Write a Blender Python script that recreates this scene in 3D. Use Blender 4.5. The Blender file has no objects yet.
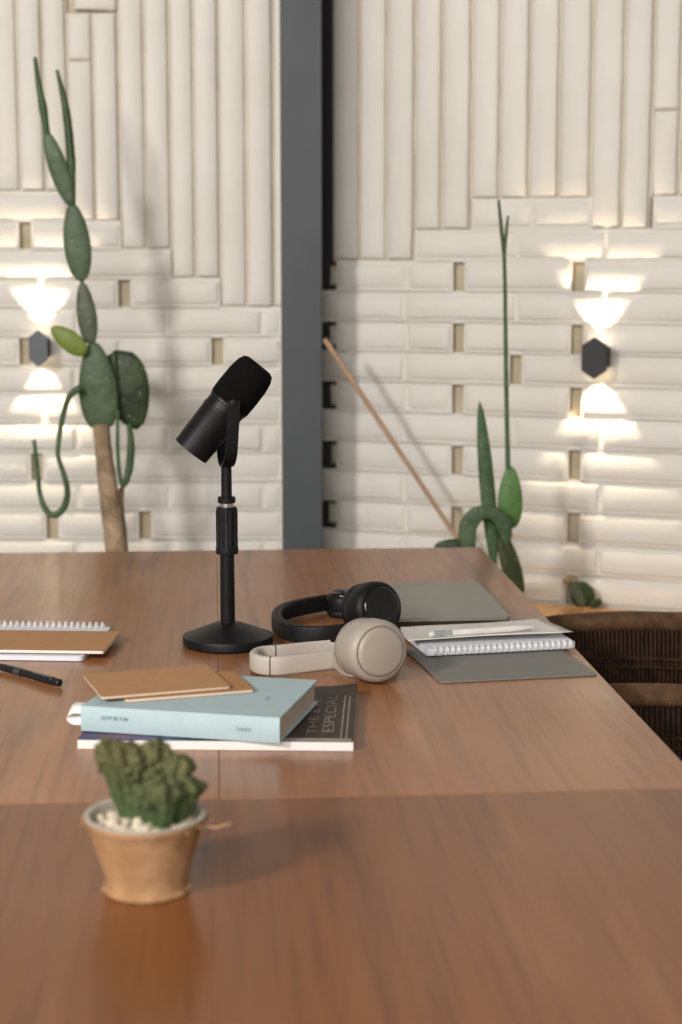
import bpy, bmesh, math, random
from mathutils import Vector, Matrix, noise
random.seed(11)
SC = bpy.context.scene
COL = SC.collection
PI = math.pi
sin, cos, rad = math.sin, math.cos, math.radians

# ------------------------------------------------------------------ camera
FPX = 1700.0
CAMZ, TZ = 1.30, 0.75
YAW = math.atan(127 / 1700 * cos(rad(8.27)))
PITCH = math.atan(247 / 1700)
Fh = Vector((sin(YAW), cos(YAW), 0))
Rt = Vector((cos(YAW), -sin(YAW), 0))
Zu = Vector((0, 0, 1))
VIEW = Fh * cos(PITCH) - Zu * sin(PITCH)
UPC = Fh * sin(PITCH) + Zu * cos(PITCH)
CAM = Vector((0, 0, CAMZ))

def ray(px, py):
    return VIEW * FPX + Rt * (px - 341) - UPC * (py - 512)

def at(px, py, D):
    """point seen at a pixel of the photo, D metres ahead of the camera"""
    r = ray(px, py)
    return CAM + r * (D / r.dot(Fh))

def onz(px, py, z=TZ):
    """point seen at a pixel of the photo, on the level z"""
    r = ray(px, py)
    return CAM + r * ((z - CAMZ) / r.z)

cam_data = bpy.data.cameras.new('camera')
cam = bpy.data.objects.new('camera', cam_data)
COL.objects.link(cam)
M = Matrix((Rt, UPC, -VIEW)).transposed().to_4x4()
M.translation = CAM
cam.matrix_world = M
cam_data.sensor_fit = 'VERTICAL'
cam_data.sensor_height = 36
cam_data.lens = FPX / 1024 * 36
cam_data.clip_start = 0.05
cam_data.dof.use_dof = True
cam_data.dof.focus_distance = 2.40
cam_data.dof.aperture_fstop = 4.4
SC.camera = cam

# ------------------------------------------------------------------ helpers
def link(name, data):
    o = bpy.data.objects.new(name, data)
    COL.objects.link(o)
    return o

def obj(name, bm, m, parent=None, smooth=True, ang=35, bevel=0, bseg=2, sub=0, loc=None, recalc=True):
    if recalc:
        bmesh.ops.recalc_face_normals(bm, faces=bm.faces[:])
    me = bpy.data.meshes.new(name)
    bm.to_mesh(me)
    bm.free()
    if smooth:
        me.shade_smooth()
        if not sub:
            me.set_sharp_from_angle(angle=rad(ang))
    if m is not None:
        me.materials.append(m)
    o = link(name, me)
    if parent is not None:
        o.parent = parent
    if loc is not None:
        o.location = loc
    if bevel:
        b = o.modifiers.new('bevel', 'BEVEL')
        b.width = bevel
        b.segments = bseg
        b.limit_method = 'ANGLE'
        b.angle_limit = rad(40)
        b.harden_normals = False
    if sub:
        s = o.modifiers.new('sub', 'SUBSURF')
        s.levels = sub
        s.render_levels = sub
    return o

def tag(o, label=None, cat=None, group=None, kind=None):
    if label: o['label'] = label
    if cat: o['category'] = cat
    if group: o['group'] = group
    if kind: o['kind'] = kind
    return o

def thing(name, label, cat, loc=(0, 0, 0), rotz=0, group=None):
    o = link(name, None)
    o.empty_display_size = 0.05
    o.location = loc
    o.rotation_euler = (0, 0, rotz)
    return tag(o, label, cat, group)

def frame_from(axis, hint=(0, 0, 1)):
    a = Vector(axis).normalized()
    h = Vector(hint)
    if abs(a.dot(h.normalized())) > 0.97:
        h = Vector((1, 0, 0)) if abs(a.x) < 0.9 else Vector((0, 1, 0))
    x = (h - a * h.dot(a)).normalized()
    y = a.cross(x)
    return x, y, a

def box(bm, size, loc=(0, 0, 0), rotz=0, mat=None):
    sx, sy, sz = (s / 2 for s in size)
    vs = []
    for z in (-sz, sz):
        for x, y in ((-sx, -sy), (sx, -sy), (sx, sy), (-sx, sy)):
            v = Vector((x, y, z))
            if rotz: v = Matrix.Rotation(rotz, 3, 'Z') @ v
            v = v + Vector(loc)
            if mat is not None: v = mat @ v
            vs.append(bm.verts.new(v))
    for f in ((0, 3, 2, 1), (4, 5, 6, 7), (0, 1, 5, 4), (1, 2, 6, 5), (2, 3, 7, 6), (3, 0, 4, 7)):
        bm.faces.new([vs[i] for i in f])
    return vs

def prism(bm, pts, z0, z1):
    lo = [bm.verts.new((p[0], p[1], z0)) for p in pts]
    hi = [bm.verts.new((p[0], p[1], z1)) for p in pts]
    bm.faces.new(lo[::-1])
    bm.faces.new(hi)
    n = len(pts)
    for i in range(n):
        bm.faces.new((lo[i], lo[(i + 1) % n], hi[(i + 1) % n], hi[i]))

def rrect(w, d, r, seg=5, cx=0, cy=0):
    pts = []
    for k, (sx, sy) in enumerate(((1, 1), (-1, 1), (-1, -1), (1, -1))):
        for i in range(seg + 1):
            a = (k + i / seg) * PI / 2
            pts.append((cx + sx * (w / 2 - r) + r * cos(a), cy + sy * (d / 2 - r) + r * sin(a)))
    return pts

def lathe(bm, prof, seg=48, origin=(0, 0, 0), axis=(0, 0, 1), caps=True, hint=(0, 0, 1), rfun=None):
    x, y, a = frame_from(axis, hint)
    o = Vector(origin)
    rings = []
    for r, h in prof:
        ring = []
        for i in range(seg):
            t = 2 * PI * i / seg
            rr = r * (rfun(t, h) if rfun else 1)
            ring.append(bm.verts.new(o + a * h + x * rr * cos(t) + y * rr * sin(t)))
        rings.append(ring)
    for p, q in zip(rings, rings[1:]):
        for i in range(seg):
            j = (i + 1) % seg
            bm.faces.new((p[i], p[j], q[j], q[i]))
    if caps:
        if prof[0][0] > 1e-6: bm.faces.new(rings[0][::-1])
        if prof[-1][0] > 1e-6: bm.faces.new(rings[-1])
    return rings

def catmull(pts, n=6):
    P = [Vector(p) for p in pts]
    P = [P[0] * 2 - P[1]] + P + [P[-1] * 2 - P[-2]]
    out = []
    for i in range(1, len(P) - 2):
        p0, p1, p2, p3 = P[i - 1:i + 3]
        for k in range(n):
            t = k / n
            out.append(0.5 * ((2 * p1) + (p2 - p0) * t + (2 * p0 - 5 * p1 + 4 * p2 - p3) * t * t + (3 * p1 - p0 - 3 * p2 + p3) * t ** 3))
    out.append(P[-2].copy())
    return out

def lerp_list(vals, n):
    out = []
    m = len(vals) - 1
    for i in range(n):
        t = i / (n - 1) * m
        k = min(int(t), m - 1)
        out.append(vals[k] + (vals[k + 1] - vals[k]) * (t - k))
    return out

def tube(bm, pts, radii, seg=8, closed=False, caps=True, squash=1.0, hint=(0, 0, 1)):
    n = len(pts)
    P = [Vector(p) for p in pts]
    if not isinstance(radii, (list, tuple)): radii = [radii] * n
    rings = []
    prev = None
    for i in range(n):
        t = (P[(i + 1) % n] - P[i - 1]) if closed else (P[min(i + 1, n - 1)] - P[max(i - 1, 0)])
        t = t.normalized() if t.length > 1e-9 else Vector((0, 0, 1))
        if prev is None:
            x = frame_from(t, hint)[0]
        else:
            x = prev - t * prev.dot(t)
            x = x.normalized() if x.length > 1e-6 else frame_from(t, hint)[0]
        prev = x
        y = t.cross(x)
        rings.append([bm.verts.new(P[i] + x * radii[i] * cos(2 * PI * k / seg) + y * radii[i] * squash * sin(2 * PI * k / seg)) for k in range(seg)])
    m = n if closed else n - 1
    for i in range(m):
        p, q = rings[i], rings[(i + 1) % n]
        for k in range(seg):
            j = (k + 1) % seg
            bm.faces.new((p[k], p[j], q[j], q[k]))
    if caps and not closed:
        bm.faces.new(rings[0][::-1])
        bm.faces.new(rings[-1])

def strip(bm, pts, height, thick, up=(0, 0, 1), round_=0.3, th_list=None, h_list=None):
    """a band of rounded rectangular section standing on edge along pts"""
    n = len(pts)
    P = [Vector(p) for p in pts]
    U = Vector(up)
    rings = []
    for i in range(n):
        t = (P[min(i + 1, n - 1)] - P[max(i - 1, 0)]).normalized()
        s = t.cross(U).normalized()
        th = th_list[i] if th_list else thick
        hh = h_list[i] if h_list else height
        sec = rrect(th, hh, min(th, hh) * round_, 3)
        rings.append([bm.verts.new(P[i] + s * a + U * (b + height / 2)) for a, b in sec])
    m = len(rings[0])
    for p, q in zip(rings, rings[1:]):
        for k in range(m):
            j = (k + 1) % m
            bm.faces.new((p[k], p[j], q[j], q[k]))
    bm.faces.new(rings[0][::-1])
    bm.faces.new(rings[-1])

def BM(): return bmesh.new()

# ------------------------------------------------------------------ materials
def lin(h):
    h = h.lstrip('#')
    out = []
    for i in (0, 2, 4):
        c = int(h[i:i + 2], 16) / 255
        out.append(c / 12.92 if c <= 0.04045 else ((c + 0.055) / 1.055) ** 2.4)
    return tuple(out) + (1,)

class NT:
    def __init__(s, name):
        s.m = bpy.data.materials.new(name)
        s.m.use_nodes = True
        s.t = s.m.node_tree
        s.b = s.t.nodes['Principled BSDF']
    def n(s, typ, **kw):
        nd = s.t.nodes.new(typ)
        for k, v in kw.items():
            if k.startswith('i_'):
                nd.inputs[k[2:].replace('_', ' ')].default_value = v
            else:
                setattr(nd, k, v)
        return nd
    def l(s, a, b): s.t.links.new(a, b)
    def coords(s, scale=(1, 1, 1), kind='Object', loc=(0, 0, 0)):
        tc = s.n('ShaderNodeTexCoord')
        mp = s.n('ShaderNodeMapping')
        mp.inputs['Scale'].default_value = scale
        mp.inputs['Location'].default_value = loc
        s.l(tc.outputs[kind], mp.inputs['Vector'])
        return mp.outputs['Vector']
    def noise(s, vec, scale, detail=4, rough=0.55, dist=0):
        nd = s.n('ShaderNodeTexNoise')
        nd.inputs['Scale'].default_value = scale
        nd.inputs['Detail'].default_value = detail
        nd.inputs['Roughness'].default_value = rough
        nd.inputs['Distortion'].default_value = dist
        if vec is not None: s.l(vec, nd.inputs['Vector'])
        return nd.outputs['Fac']
    def ramp(s, fac, stops, interp='LINEAR'):
        r = s.n('ShaderNodeValToRGB')
        r.color_ramp.interpolation = interp
        e = r.color_ramp.elements
        while len(e) < len(stops): e.new(0.5)
        for el, (p, c) in zip(e, stops):
            el.position = p
            el.color = c if len(c) == 4 else tuple(c) + (1,)
        s.l(fac, r.inputs['Fac'])
        return r.outputs['Color']
    def mix(s, fac, a, b, mode='MIX'):
        x = s.n('ShaderNodeMix', data_type='RGBA', blend_type=mode)
        for sock, v in ((x.inputs[0], fac), (x.inputs[6], a), (x.inputs[7], b)):
            if isinstance(v, (int, float)): sock.default_value = v
            elif isinstance(v, tuple): sock.default_value = v
            else: s.l(v, sock)
        return x.outputs[2]
    def bump(s, h, strength, dist=0.002):
        b = s.n('ShaderNodeBump')
        b.inputs['Strength'].default_value = strength
        b.inputs['Distance'].default_value = dist
        s.l(h, b.inputs['Height'])
        s.l(b.outputs['Normal'], s.b.inputs['Normal'])
    def col(s, c):
        if isinstance(c, tuple): s.b.inputs['Base Color'].default_value = c
        else: s.l(c, s.b.inputs['Base Color'])
    def p(s, rough=0.5, metal=0, coat=0, spec=None, coat_rough=0.1, trans=0, ior=None, alpha=None, sheen=0):
        i = s.b.inputs
        i['Roughness'].default_value = rough
        i['Metallic'].default_value = metal
        i['Coat Weight'].default_value = coat
        i['Coat Roughness'].default_value = coat_rough
        if spec is not None: i['Specular IOR Level'].default_value = spec
        i['Transmission Weight'].default_value = trans
        if ior: i['IOR'].default_value = ior
        if alpha is not None: i['Alpha'].default_value = alpha
        i['Sheen Weight'].default_value = sheen
        return s

def simple(name, c, rough=0.5, metal=0, var=0.08, nscale=30, bump=0.0, bscale=200, bdist=0.001, spec=None, coat=0, sheen=0):
    t = NT(name)
    v = t.coords()
    c = lin(c) if isinstance(c, str) else c
    f = t.noise(v, nscale, 3)
    dark = tuple(x * (1 - var) for x in c[:3]) + (1,)
    lite = tuple(min(1, x * (1 + var)) for x in c[:3]) + (1,)
    t.col(t.ramp(f, [(0.3, dark), (0.7, lite)]))
    if bump: t.bump(t.noise(v, bscale, 3), bump, bdist)
    t.p(rough, metal, spec=spec, coat=coat, sheen=sheen)
    return t.m

MT = {}
def wall_material():
    t = NT('painted_white_brick')
    v = t.coords()
    big = t.noise(v, 3.0, 4)
    base = t.ramp(big, [(0.3, lin('#dad4c8')), (0.7, lin('#e4dfd6'))])
    # grime and bare mortar in the recessed joints, darkened to paint in slot shade; colour follows depth below the brick faces
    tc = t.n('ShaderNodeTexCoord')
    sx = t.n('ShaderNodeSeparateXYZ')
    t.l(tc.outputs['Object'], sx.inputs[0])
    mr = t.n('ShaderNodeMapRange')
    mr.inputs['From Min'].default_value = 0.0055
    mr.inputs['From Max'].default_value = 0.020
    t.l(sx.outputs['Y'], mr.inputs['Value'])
    grime_shade = t.ramp(t.noise(v, 9, 5), [(0.3, lin('#aa9a7e')), (0.75, lin('#c6b9a1'))])
    c = t.mix(mr.outputs[0], base, grime_shade)
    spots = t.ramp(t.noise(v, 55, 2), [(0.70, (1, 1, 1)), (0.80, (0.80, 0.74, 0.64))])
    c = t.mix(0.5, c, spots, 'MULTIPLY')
    t.col(c)
    h = t.noise(t.coords((1, 1, 1)), 45, 6, 0.6)
    t.bump(h, 0.5, 0.004)
    t.p(0.62, spec=0.3)
    return t.m
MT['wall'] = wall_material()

def wood_table(name, seed=0.0, dark='#5b2f17', mid='#8a5230', lite='#a66c44', rough=0.33):
    t = NT(name)
    v = t.coords((5.5, 0.55, 5.5), loc=(seed, seed * 0.7, 0))
    n1 = t.noise(v, 1.6, 5, 0.6, 1.1)
    fine = t.noise(t.coords((95, 2.6, 60), loc=(seed, 0, 0)), 1.0, 4, 0.65, 0.3)
    big = t.noise(t.coords((2.0, 0.8, 1), loc=(seed, 2, 0)), 1.2, 3)
    c = t.ramp(n1, [(0.22, lin(dark)), (0.45, lin(mid)), (0.58, lin(mid)), (0.80, lin(lite))])
    streak = t.ramp(fine, [(0.28, (0.62, 0.55, 0.50)), (0.50, (0.98, 0.98, 0.98)), (0.8, (1.08, 1.06, 1.04))])
    c = t.mix(0.9, c, streak, 'MULTIPLY')
    # darker heart streaks here and there
    heart = t.noise(t.coords((13, 0.9, 5), loc=(seed * 1.7, 0, 0)), 1.0, 3, 0.6, 0.8)
    c = t.mix(1.0, c, t.ramp(heart, [(0.30, (0.62, 0.54, 0.48)), (0.43, (1, 1, 1))]), 'MULTIPLY')
    c = t.mix(0.6, c, t.ramp(big, [(0.3, (0.84, 0.80, 0.77)), (0.7, (1.1, 1.08, 1.05))]), 'MULTIPLY')
    t.col(c)
    rr = t.n('ShaderNodeMapRange')
    rr.inputs['To Min'].default_value = rough - 0.05
    rr.inputs['To Max'].default_value = rough + 0.10
    t.l(t.noise(t.coords((3, 3, 3)), 2, 4), rr.inputs['Value'])
    t.p(rough, spec=0.5, coat=0.25, coat_rough=0.17)
    t.l(rr.outputs[0], t.b.inputs['Roughness'])
    t.bump(fine, 0.05, 0.001)
    return t.m
MT['table_far'] = wood_table('far_table_wood', 0.0, '#6b4026', '#9e6840', '#bb865a', 0.34)
MT['table_near'] = wood_table('near_table_wood', 5.3, '#52290f', '#824e26', '#9b6639', 0.37)
MT['leg_wood'] = simple('dark_table_leg_wood', '#4b2a17', 0.5)
MT['ledge'] = wood_table('pale_ledge_wood', 2.2, '#a57a4a', '#c69a64', '#d6b07c', 0.5)
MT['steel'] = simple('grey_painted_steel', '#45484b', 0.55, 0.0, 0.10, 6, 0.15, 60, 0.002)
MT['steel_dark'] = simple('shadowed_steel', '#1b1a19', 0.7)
MT['floor'] = simple('concrete_floor', '#6d665e', 0.6, 0, 0.15, 3, 0.2, 40)
MT['black'] = simple('matte_black_metal', (0.0075, 0.0075, 0.008, 1), 0.42, 0, 0.1, 40, 0.10, 900, 0.0003, spec=0.22)
MT['black_soft'] = simple('soft_black_plastic', (0.008, 0.008, 0.0085, 1), 0.5, 0, 0.1, 40, spec=0.25)
MT['foam'] = simple('black_foam', (0.0045, 0.0042, 0.004, 1), 0.95, 0, 0.3, 500, 0.9, 700, 0.0012, spec=0.1)
MT['black_gloss'] = simple('gloss_black_plastic', (0.008, 0.008, 0.009, 1), 0.18)
MT['black_leather'] = simple('black_leatherette', (0.008, 0.008, 0.0085, 1), 0.55, 0, 0.2, 60, 0.25, 500, 0.0006, spec=0.3)
MT['steel_ring'] = simple('bright_steel', '#c9c6c0', 0.25, 1.0)
MT['beige'] = simple('warm_grey_plastic', '#a59a8d', 0.42, 0, 0.03, 40, 0.05, 900, 0.0003)
MT['beige_light'] = simple('pale_warm_grey_band', '#b9afa3', 0.48, 0, 0.03, 40)
MT['beige_soft'] = simple('warm_grey_leatherette', '#8e8479', 0.65, 0, 0.06, 60, 0.2, 400, 0.0006)
MT['beige_dark'] = simple('groove_grey', '#4d4640', 0.6)
MT['laptop'] = simple('silver_grey_aluminium', '#97938c', 0.42, 0.55, 0.02, 20)
MT['laptop_dark'] = simple('dark_laptop_base', '#2b2623', 0.5, 0.3)
MT['board'] = simple('grey_board', '#787670', 0.55, 0.0, 0.03, 20, 0.03, 700, 0.0003)
MT['paper'] = simple('white_paper', '#e3e0da', 0.75, 0, 0.02, 40)
MT['paper_cool'] = simple('cool_white_paper', '#dcdde2', 0.75, 0, 0.02, 40)
MT['wire'] = simple('white_coated_wire', '#dddcd9', 0.4)
MT['kraft'] = simple('kraft_card', '#b4855a', 0.75, 0, 0.05, 90, 0.15, 500, 0.0004)
MT['kraft_dark'] = simple('kraft_card_deeper', '#aa7b4e', 0.75, 0, 0.05, 90, 0.15, 500, 0.0004)
MT['cream_pages'] = simple('cream_page_edges', '#cfc2ae', 0.8, 0, 0.06, 40)
MT['book_blue'] = simple('powder_blue_cloth', '#abc0c3', 0.6, 0, 0.03, 60, 0.12, 900, 0.0003)
MT['print_grey'] = simple('grey_print', '#788a8c', 0.7)
MT['ribbon'] = simple('white_ribbon', '#e6e4df', 0.7)
MT['brick_tan'] = simple('dark_trim', '#8c7a62', 0.7)
MT['pen_black'] = simple('pen_black', (0.010, 0.010, 0.010, 1), 0.3)
MT['pen_grey'] = simple('pen_grey', '#55585a', 0.35, 0.5)
MT['white_plastic'] = simple('white_plastic', '#d6d2ca', 0.3)
MT['rod'] = simple('pale_wooden_rod', '#a9876a', 0.5, 0, 0.12, 25)
MT['terracotta'] = simple('terracotta', '#9c5d3d', 0.8, 0, 0.12, 12, 0.2, 90)
MT['soil'] = simple('soil', '#3a2c20', 0.95, 0, 0.3, 60, 0.8, 90, 0.004)
MT['dry_tip'] = simple('dry_brown_tip', '#a98a5c', 0.8, 0, 0.2, 80)

def clear_material():
    t = NT('clear_plastic')
    t.col((0.92, 0.92, 0.91, 1))
    t.p(0.12, trans=0.75, ior=1.45)
    return t.m
MT['clear'] = clear_material()

def sleeve_material():
    t = NT('frosted_sleeve')
    v = t.coords((1, 1, 1))
    f = t.noise(v, 14, 4)
    t.col(t.ramp(f, [(0.3, lin('#cdc7bd')), (0.7, lin('#dfdad2'))]))
    t.p(0.42, spec=0.5)
    t.b.inputs['Subsurface Weight'].default_value = 0.0
    t.bump(f, 0.15, 0.002)
    return t.m
MT['sleeve'] = sleeve_material()

def cactus_material(name, c0, c1, c2, areole='#8b8a5c', vs=55):
    t = NT(name)
    v = t.coords()
    c = t.ramp(t.noise(v, 16, 4), [(0.25, lin(c0)), (0.5, lin(c1)), (0.8, lin(c2))])
    vor = t.n('ShaderNodeTexVoronoi')
    vor.inputs['Scale'].default_value = vs
    t.l(v, vor.inputs['Vector'])
    sp = t.ramp(vor.outputs['Distance'], [(0.06, (1, 1, 1)), (0.16, (0, 0, 0))])
    c = t.mix(sp, c, lin(areole))
    t.col(c)
    t.bump(vor.outputs['Distance'], 0.25, 0.004)
    t.p(0.5, spec=0.4)
    return t.m
MT['pad'] = cactus_material('cactus_pad_green', '#38492f', '#46593b', '#5c6e4e')
MT['pad_dark'] = cactus_material('cactus_pad_dark', '#1c2812', '#2a3a1a', '#425526')
MT['pad_grey'] = cactus_material('cactus_pad_olive', '#434a38', '#535a46', '#676e58')
MT['pad_yellow'] = cactus_material('cactus_pad_yellowgreen', '#55651f', '#6a7a2c', '#7f8d3c')
MT['pad_fresh'] = cactus_material('cactus_pad_fresh', '#456630', '#55793c', '#6b8d4e')
MT['pad_brown'] = cactus_material('cactus_pad_browned', '#2c3a1e', '#3d4526', '#5c5030')
MT['stem_green'] = cactus_material('cactus_stem_green', '#33492a', '#425a38', '#587048', vs=90)
MT['stem_dark'] = cactus_material('cactus_stem_dark', '#2b3a22', '#384b2c', '#4b5f3a', vs=90)

def bark():
    t = NT('cactus_bark')
    v = t.coords((1, 1, 1))
    c = t.ramp(t.noise(v, 22, 5, 0.6, 0.6), [(0.28, lin('#57603a')), (0.45, lin('#8a7459')), (0.6, lin('#a88d70')), (0.8, lin('#b9a189'))])
    t.col(c)
    t.bump(t.noise(v, 60, 5), 0.8, 0.004)
    t.p(0.85)
    return t.m
MT['bark'] = bark()

def crested():
    t = NT('crested_cactus')
    v = t.coords()
    tc = t.n('ShaderNodeTexCoord')
    sx = t.n('ShaderNodeSeparateXYZ')
    t.l(tc.outputs['Object'], sx.inputs[0])
    mr = t.n('ShaderNodeMapRange')
    mr.inputs['From Min'].default_value = 0.068
    mr.inputs['From Max'].default_value = 0.130
    t.l(sx.outputs['Z'], mr.inputs['Value'])
    low = t.ramp(t.noise(v, 90, 3), [(0.3, lin('#28391c')), (0.7, lin('#465e31'))])
    high = t.ramp(t.noise(v, 160, 3), [(0.3, lin('#2c3518')), (0.5, lin('#56522c')), (0.8, lin('#7d7048'))])
    t.col(t.mix(mr.outputs[0], low, high))
    t.bump(t.noise(v, 260, 3), 0.8, 0.003)
    t.p(0.75)
    return t.m
MT['crested'] = crested()

def burlap():
    t = NT('coir_wrap')
    v = t.coords((1, 1, 1))
    a = t.noise(t.coords((1, 1, 7)), 120, 4)
    b = t.noise(v, 26, 5)
    c = t.ramp(b, [(0.25, lin('#9c7450')), (0.55, lin('#b68e68')), (0.8, lin('#c6a37e'))])
    c = t.mix(0.5, c, t.ramp(a, [(0.3, (0.75, 0.7, 0.65)), (0.7, (1.05, 1.04, 1.0))]), 'MULTIPLY')
    t.col(c)
    t.bump(a, 0.9, 0.002)
    t.p(0.95, spec=0.1)
    return t.m
MT['burlap'] = burlap()
MT['fibre'] = simple('coir_fibre', '#c29a70', 0.9)
MT['pot_lip'] = simple('grey_white_pot_lip', '#b9b2a4', 0.6, 0, 0.08, 60)
MT['pebble'] = simple('cream_pebble', '#d2c3ab', 0.6, 0, 0.10, 60, 0.1, 150)

def wicker(name, a, b):
    t = NT(name)
    v = t.coords()
    w = t.n('ShaderNodeTexWave', wave_type='BANDS', bands_direction='DIAGONAL')
    w.inputs['Scale'].default_value = 160
    w.inputs['Distortion'].default_value = 2.0
    t.l(v, w.inputs['Vector'])
    c = t.ramp(t.noise(v, 60, 4), [(0.3, lin(a)), (0.7, lin(b))])
    t.col(t.mix(0.6, c, t.ramp(w.outputs['Fac'], [(0.2, (0.45, 0.4, 0.35)), (0.7, (1.1, 1.08, 1.05))]), 'MULTIPLY'))
    t.bump(w.outputs['Fac'], 0.8, 0.003)
    t.p(0.7, spec=0.25)
    return t.m
MT['wicker'] = wicker('dark_rattan', '#352216', '#5a3d29')
MT['wicker_rim'] = wicker('rattan_rim', '#5d4430', '#856549')
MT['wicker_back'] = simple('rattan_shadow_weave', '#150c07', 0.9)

def magazine_cover():
    t = NT('magazine_cover')
    tc = t.n('ShaderNodeTexCoord')
    sx = t.n('ShaderNodeSeparateXYZ')
    t.l(tc.outputs['Object'], sx.inputs[0])
    mr = t.n('ShaderNodeMapRange')
    mr.inputs['From Min'].default_value = -0.16
    mr.inputs['From Max'].default_value = 0.16
    t.l(sx.outputs['X'], mr.inputs['Value'])
    ph = t.ramp(mr.outputs[0], [(0.02, lin('#4a4560')), (0.16, lin('#7a5a78')), (0.30, lin('#5a6a86')), (0.44, lin('#2c3a40')), (0.62, lin('#352c27')), (0.75, lin('#382d27')), (1.0, lin('#3b3029'))])
    n = t.ramp(t.noise(t.coords((1, 1, 1)), 45, 5), [(0.3, (0.55, 0.55, 0.6)), (0.7, (1.3, 1.25, 1.2))])
    t.col(t.mix(0.6, ph, n, 'MULTIPLY'))
    t.p(0.42, spec=0.2)
    return t.m
MT['magazine'] = magazine_cover()
MT['mag_text'] = simple('pale_cover_print', '#a39484', 0.6)
MT['mag_line'] = simple('pale_cover_line', '#a09288', 0.6)

# ------------------------------------------------------------------ walls
def brick(bm, u0, u1, z0, z1, y=0.0, back=0.03, e=0.009, wob=0.0022):
    """one painted brick: soft-edged, slightly uneven face towards -y"""
    def cuts(a, b, step):
        L = b - a
        ee = min(e, L * 0.3)
        mid = max(1, int(round((L - 2 * ee) / step)))
        c = [(a, 0.011), (a + ee * 0.35, 0.0035)]
        c += [(a + ee + (L - 2 * ee) * i / mid, 0.0) for i in range(mid + 1)]
        c += [(b - ee * 0.35, 0.0035), (b, 0.011)]
        return c
    cu, cz = cuts(u0, u1, 0.035), cuts(z0, z1, 0.035)
    tilt = random.uniform(-0.004, 0.004)
    off = random.uniform(-0.003, 0.003)
    grid = []
    for i, (u, du) in enumerate(cu):
        row = []
        for j, (z, dz) in enumerate(cz):
            p = Vector((u * 13.1, z * 13.1, y * 7 + 3.7))
            w = noise.noise(p) * wob + noise.noise(p * 3.1) * wob * 0.6
            edge = (du == 0.011 or dz == 0.011)
            uu = u + ((noise.noise(Vector((u * 9, z * 14, 1.3))) * 0.0030 + noise.noise(Vector((u * 30, z * 42, 5.3))) * 0.0022) if edge else 0)
            zz = z + ((noise.noise(Vector((u * 14, z * 9, 8.3))) * 0.0030 + noise.noise(Vector((u * 42, z * 30, 2.3))) * 0.0022) if edge else 0)
            fy = y + off + max(du, dz) + w + tilt * ((z - z0) / max(1e-3, z1 - z0) - 0.5)
            row.append(bm.verts.new((uu, fy, zz)))
        grid.append(row)
    nu, nz = len(cu), len(cz)
    for i in range(nu - 1):
        for j in range(nz - 1):
            bm.faces.new((grid[i][j], grid[i + 1][j], grid[i + 1][j + 1], grid[i][j + 1]))
    rim = [grid[i][0] for i in range(nu)] + [grid[nu - 1][j] for j in range(1, nz)] + \
          [grid[i][nz - 1] for i in range(nu - 2, -1, -1)] + [grid[0][j] for j in range(nz - 2, 0, -1)]
    bk = [bm.verts.new((v.co.x, back, v.co.z)) for v in rim]
    for k in range(len(rim)):
        q = (k + 1) % len(rim)
        bm.faces.new((rim[k], bk[k], bk[q], rim[q]))

class Wall:
    def __init__(s, origin, ang):
        s.o = Vector((origin.x, origin.y, 0))
        s.ang = ang
        s.x = Vector((cos(ang), sin(ang), 0))
        s.y = Vector((-sin(ang), cos(ang), 0))
    def uz(s, px, py):
        r = ray(px, py)
        t = (s.o - CAM).dot(s.y) / r.dot(s.y)
        p = CAM + r * t
        return (p - s.o).dot(s.x), p.z
    def pt(s, u, out, z):
        """world point at u along the wall, `out` metres in front of it"""
        return s.o + s.x * u - s.y * out + Zu * z

WL = Wall(at(281, 300, 4.12), -YAW - rad(0.3))
WR = Wall(at(326, 300, 4.22), -YAW - rad(21))

def build_rows(bm, rows, umin, recess=0.006):
    """rows: (z0, z1, u_start, u_end, [wide gap centres], [joint positions])"""
    for z0, z1, ua, ub, gaps, joints in rows:
        gaps = sorted(g for g in gaps if ua + 0.02 < g < ub - 0.02)
        cutsl = []
        a = ua
        for g in gaps:
            cutsl.append((a, g - 0.0145))
            a = g + 0.0145
        cutsl.append((a, ub))
        for a, b in cutsl:
            if b - a < 0.01: continue
            # mortar bed behind the bricks, smeared nearly flush
            box(bm, (b - a, 0.03, z1 - z0 + 0.004), ((a + b) / 2, 0.015 + recess, (z0 + z1) / 2))
            js = [a] + sorted(j for j in joints if a + 0.04 < j < b - 0.04) + [b]
            for p, q in zip(js, js[1:]):
                brick(bm, p + 0.003, q - 0.003, z0 + 0.006, z1 - 0.006)

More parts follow.
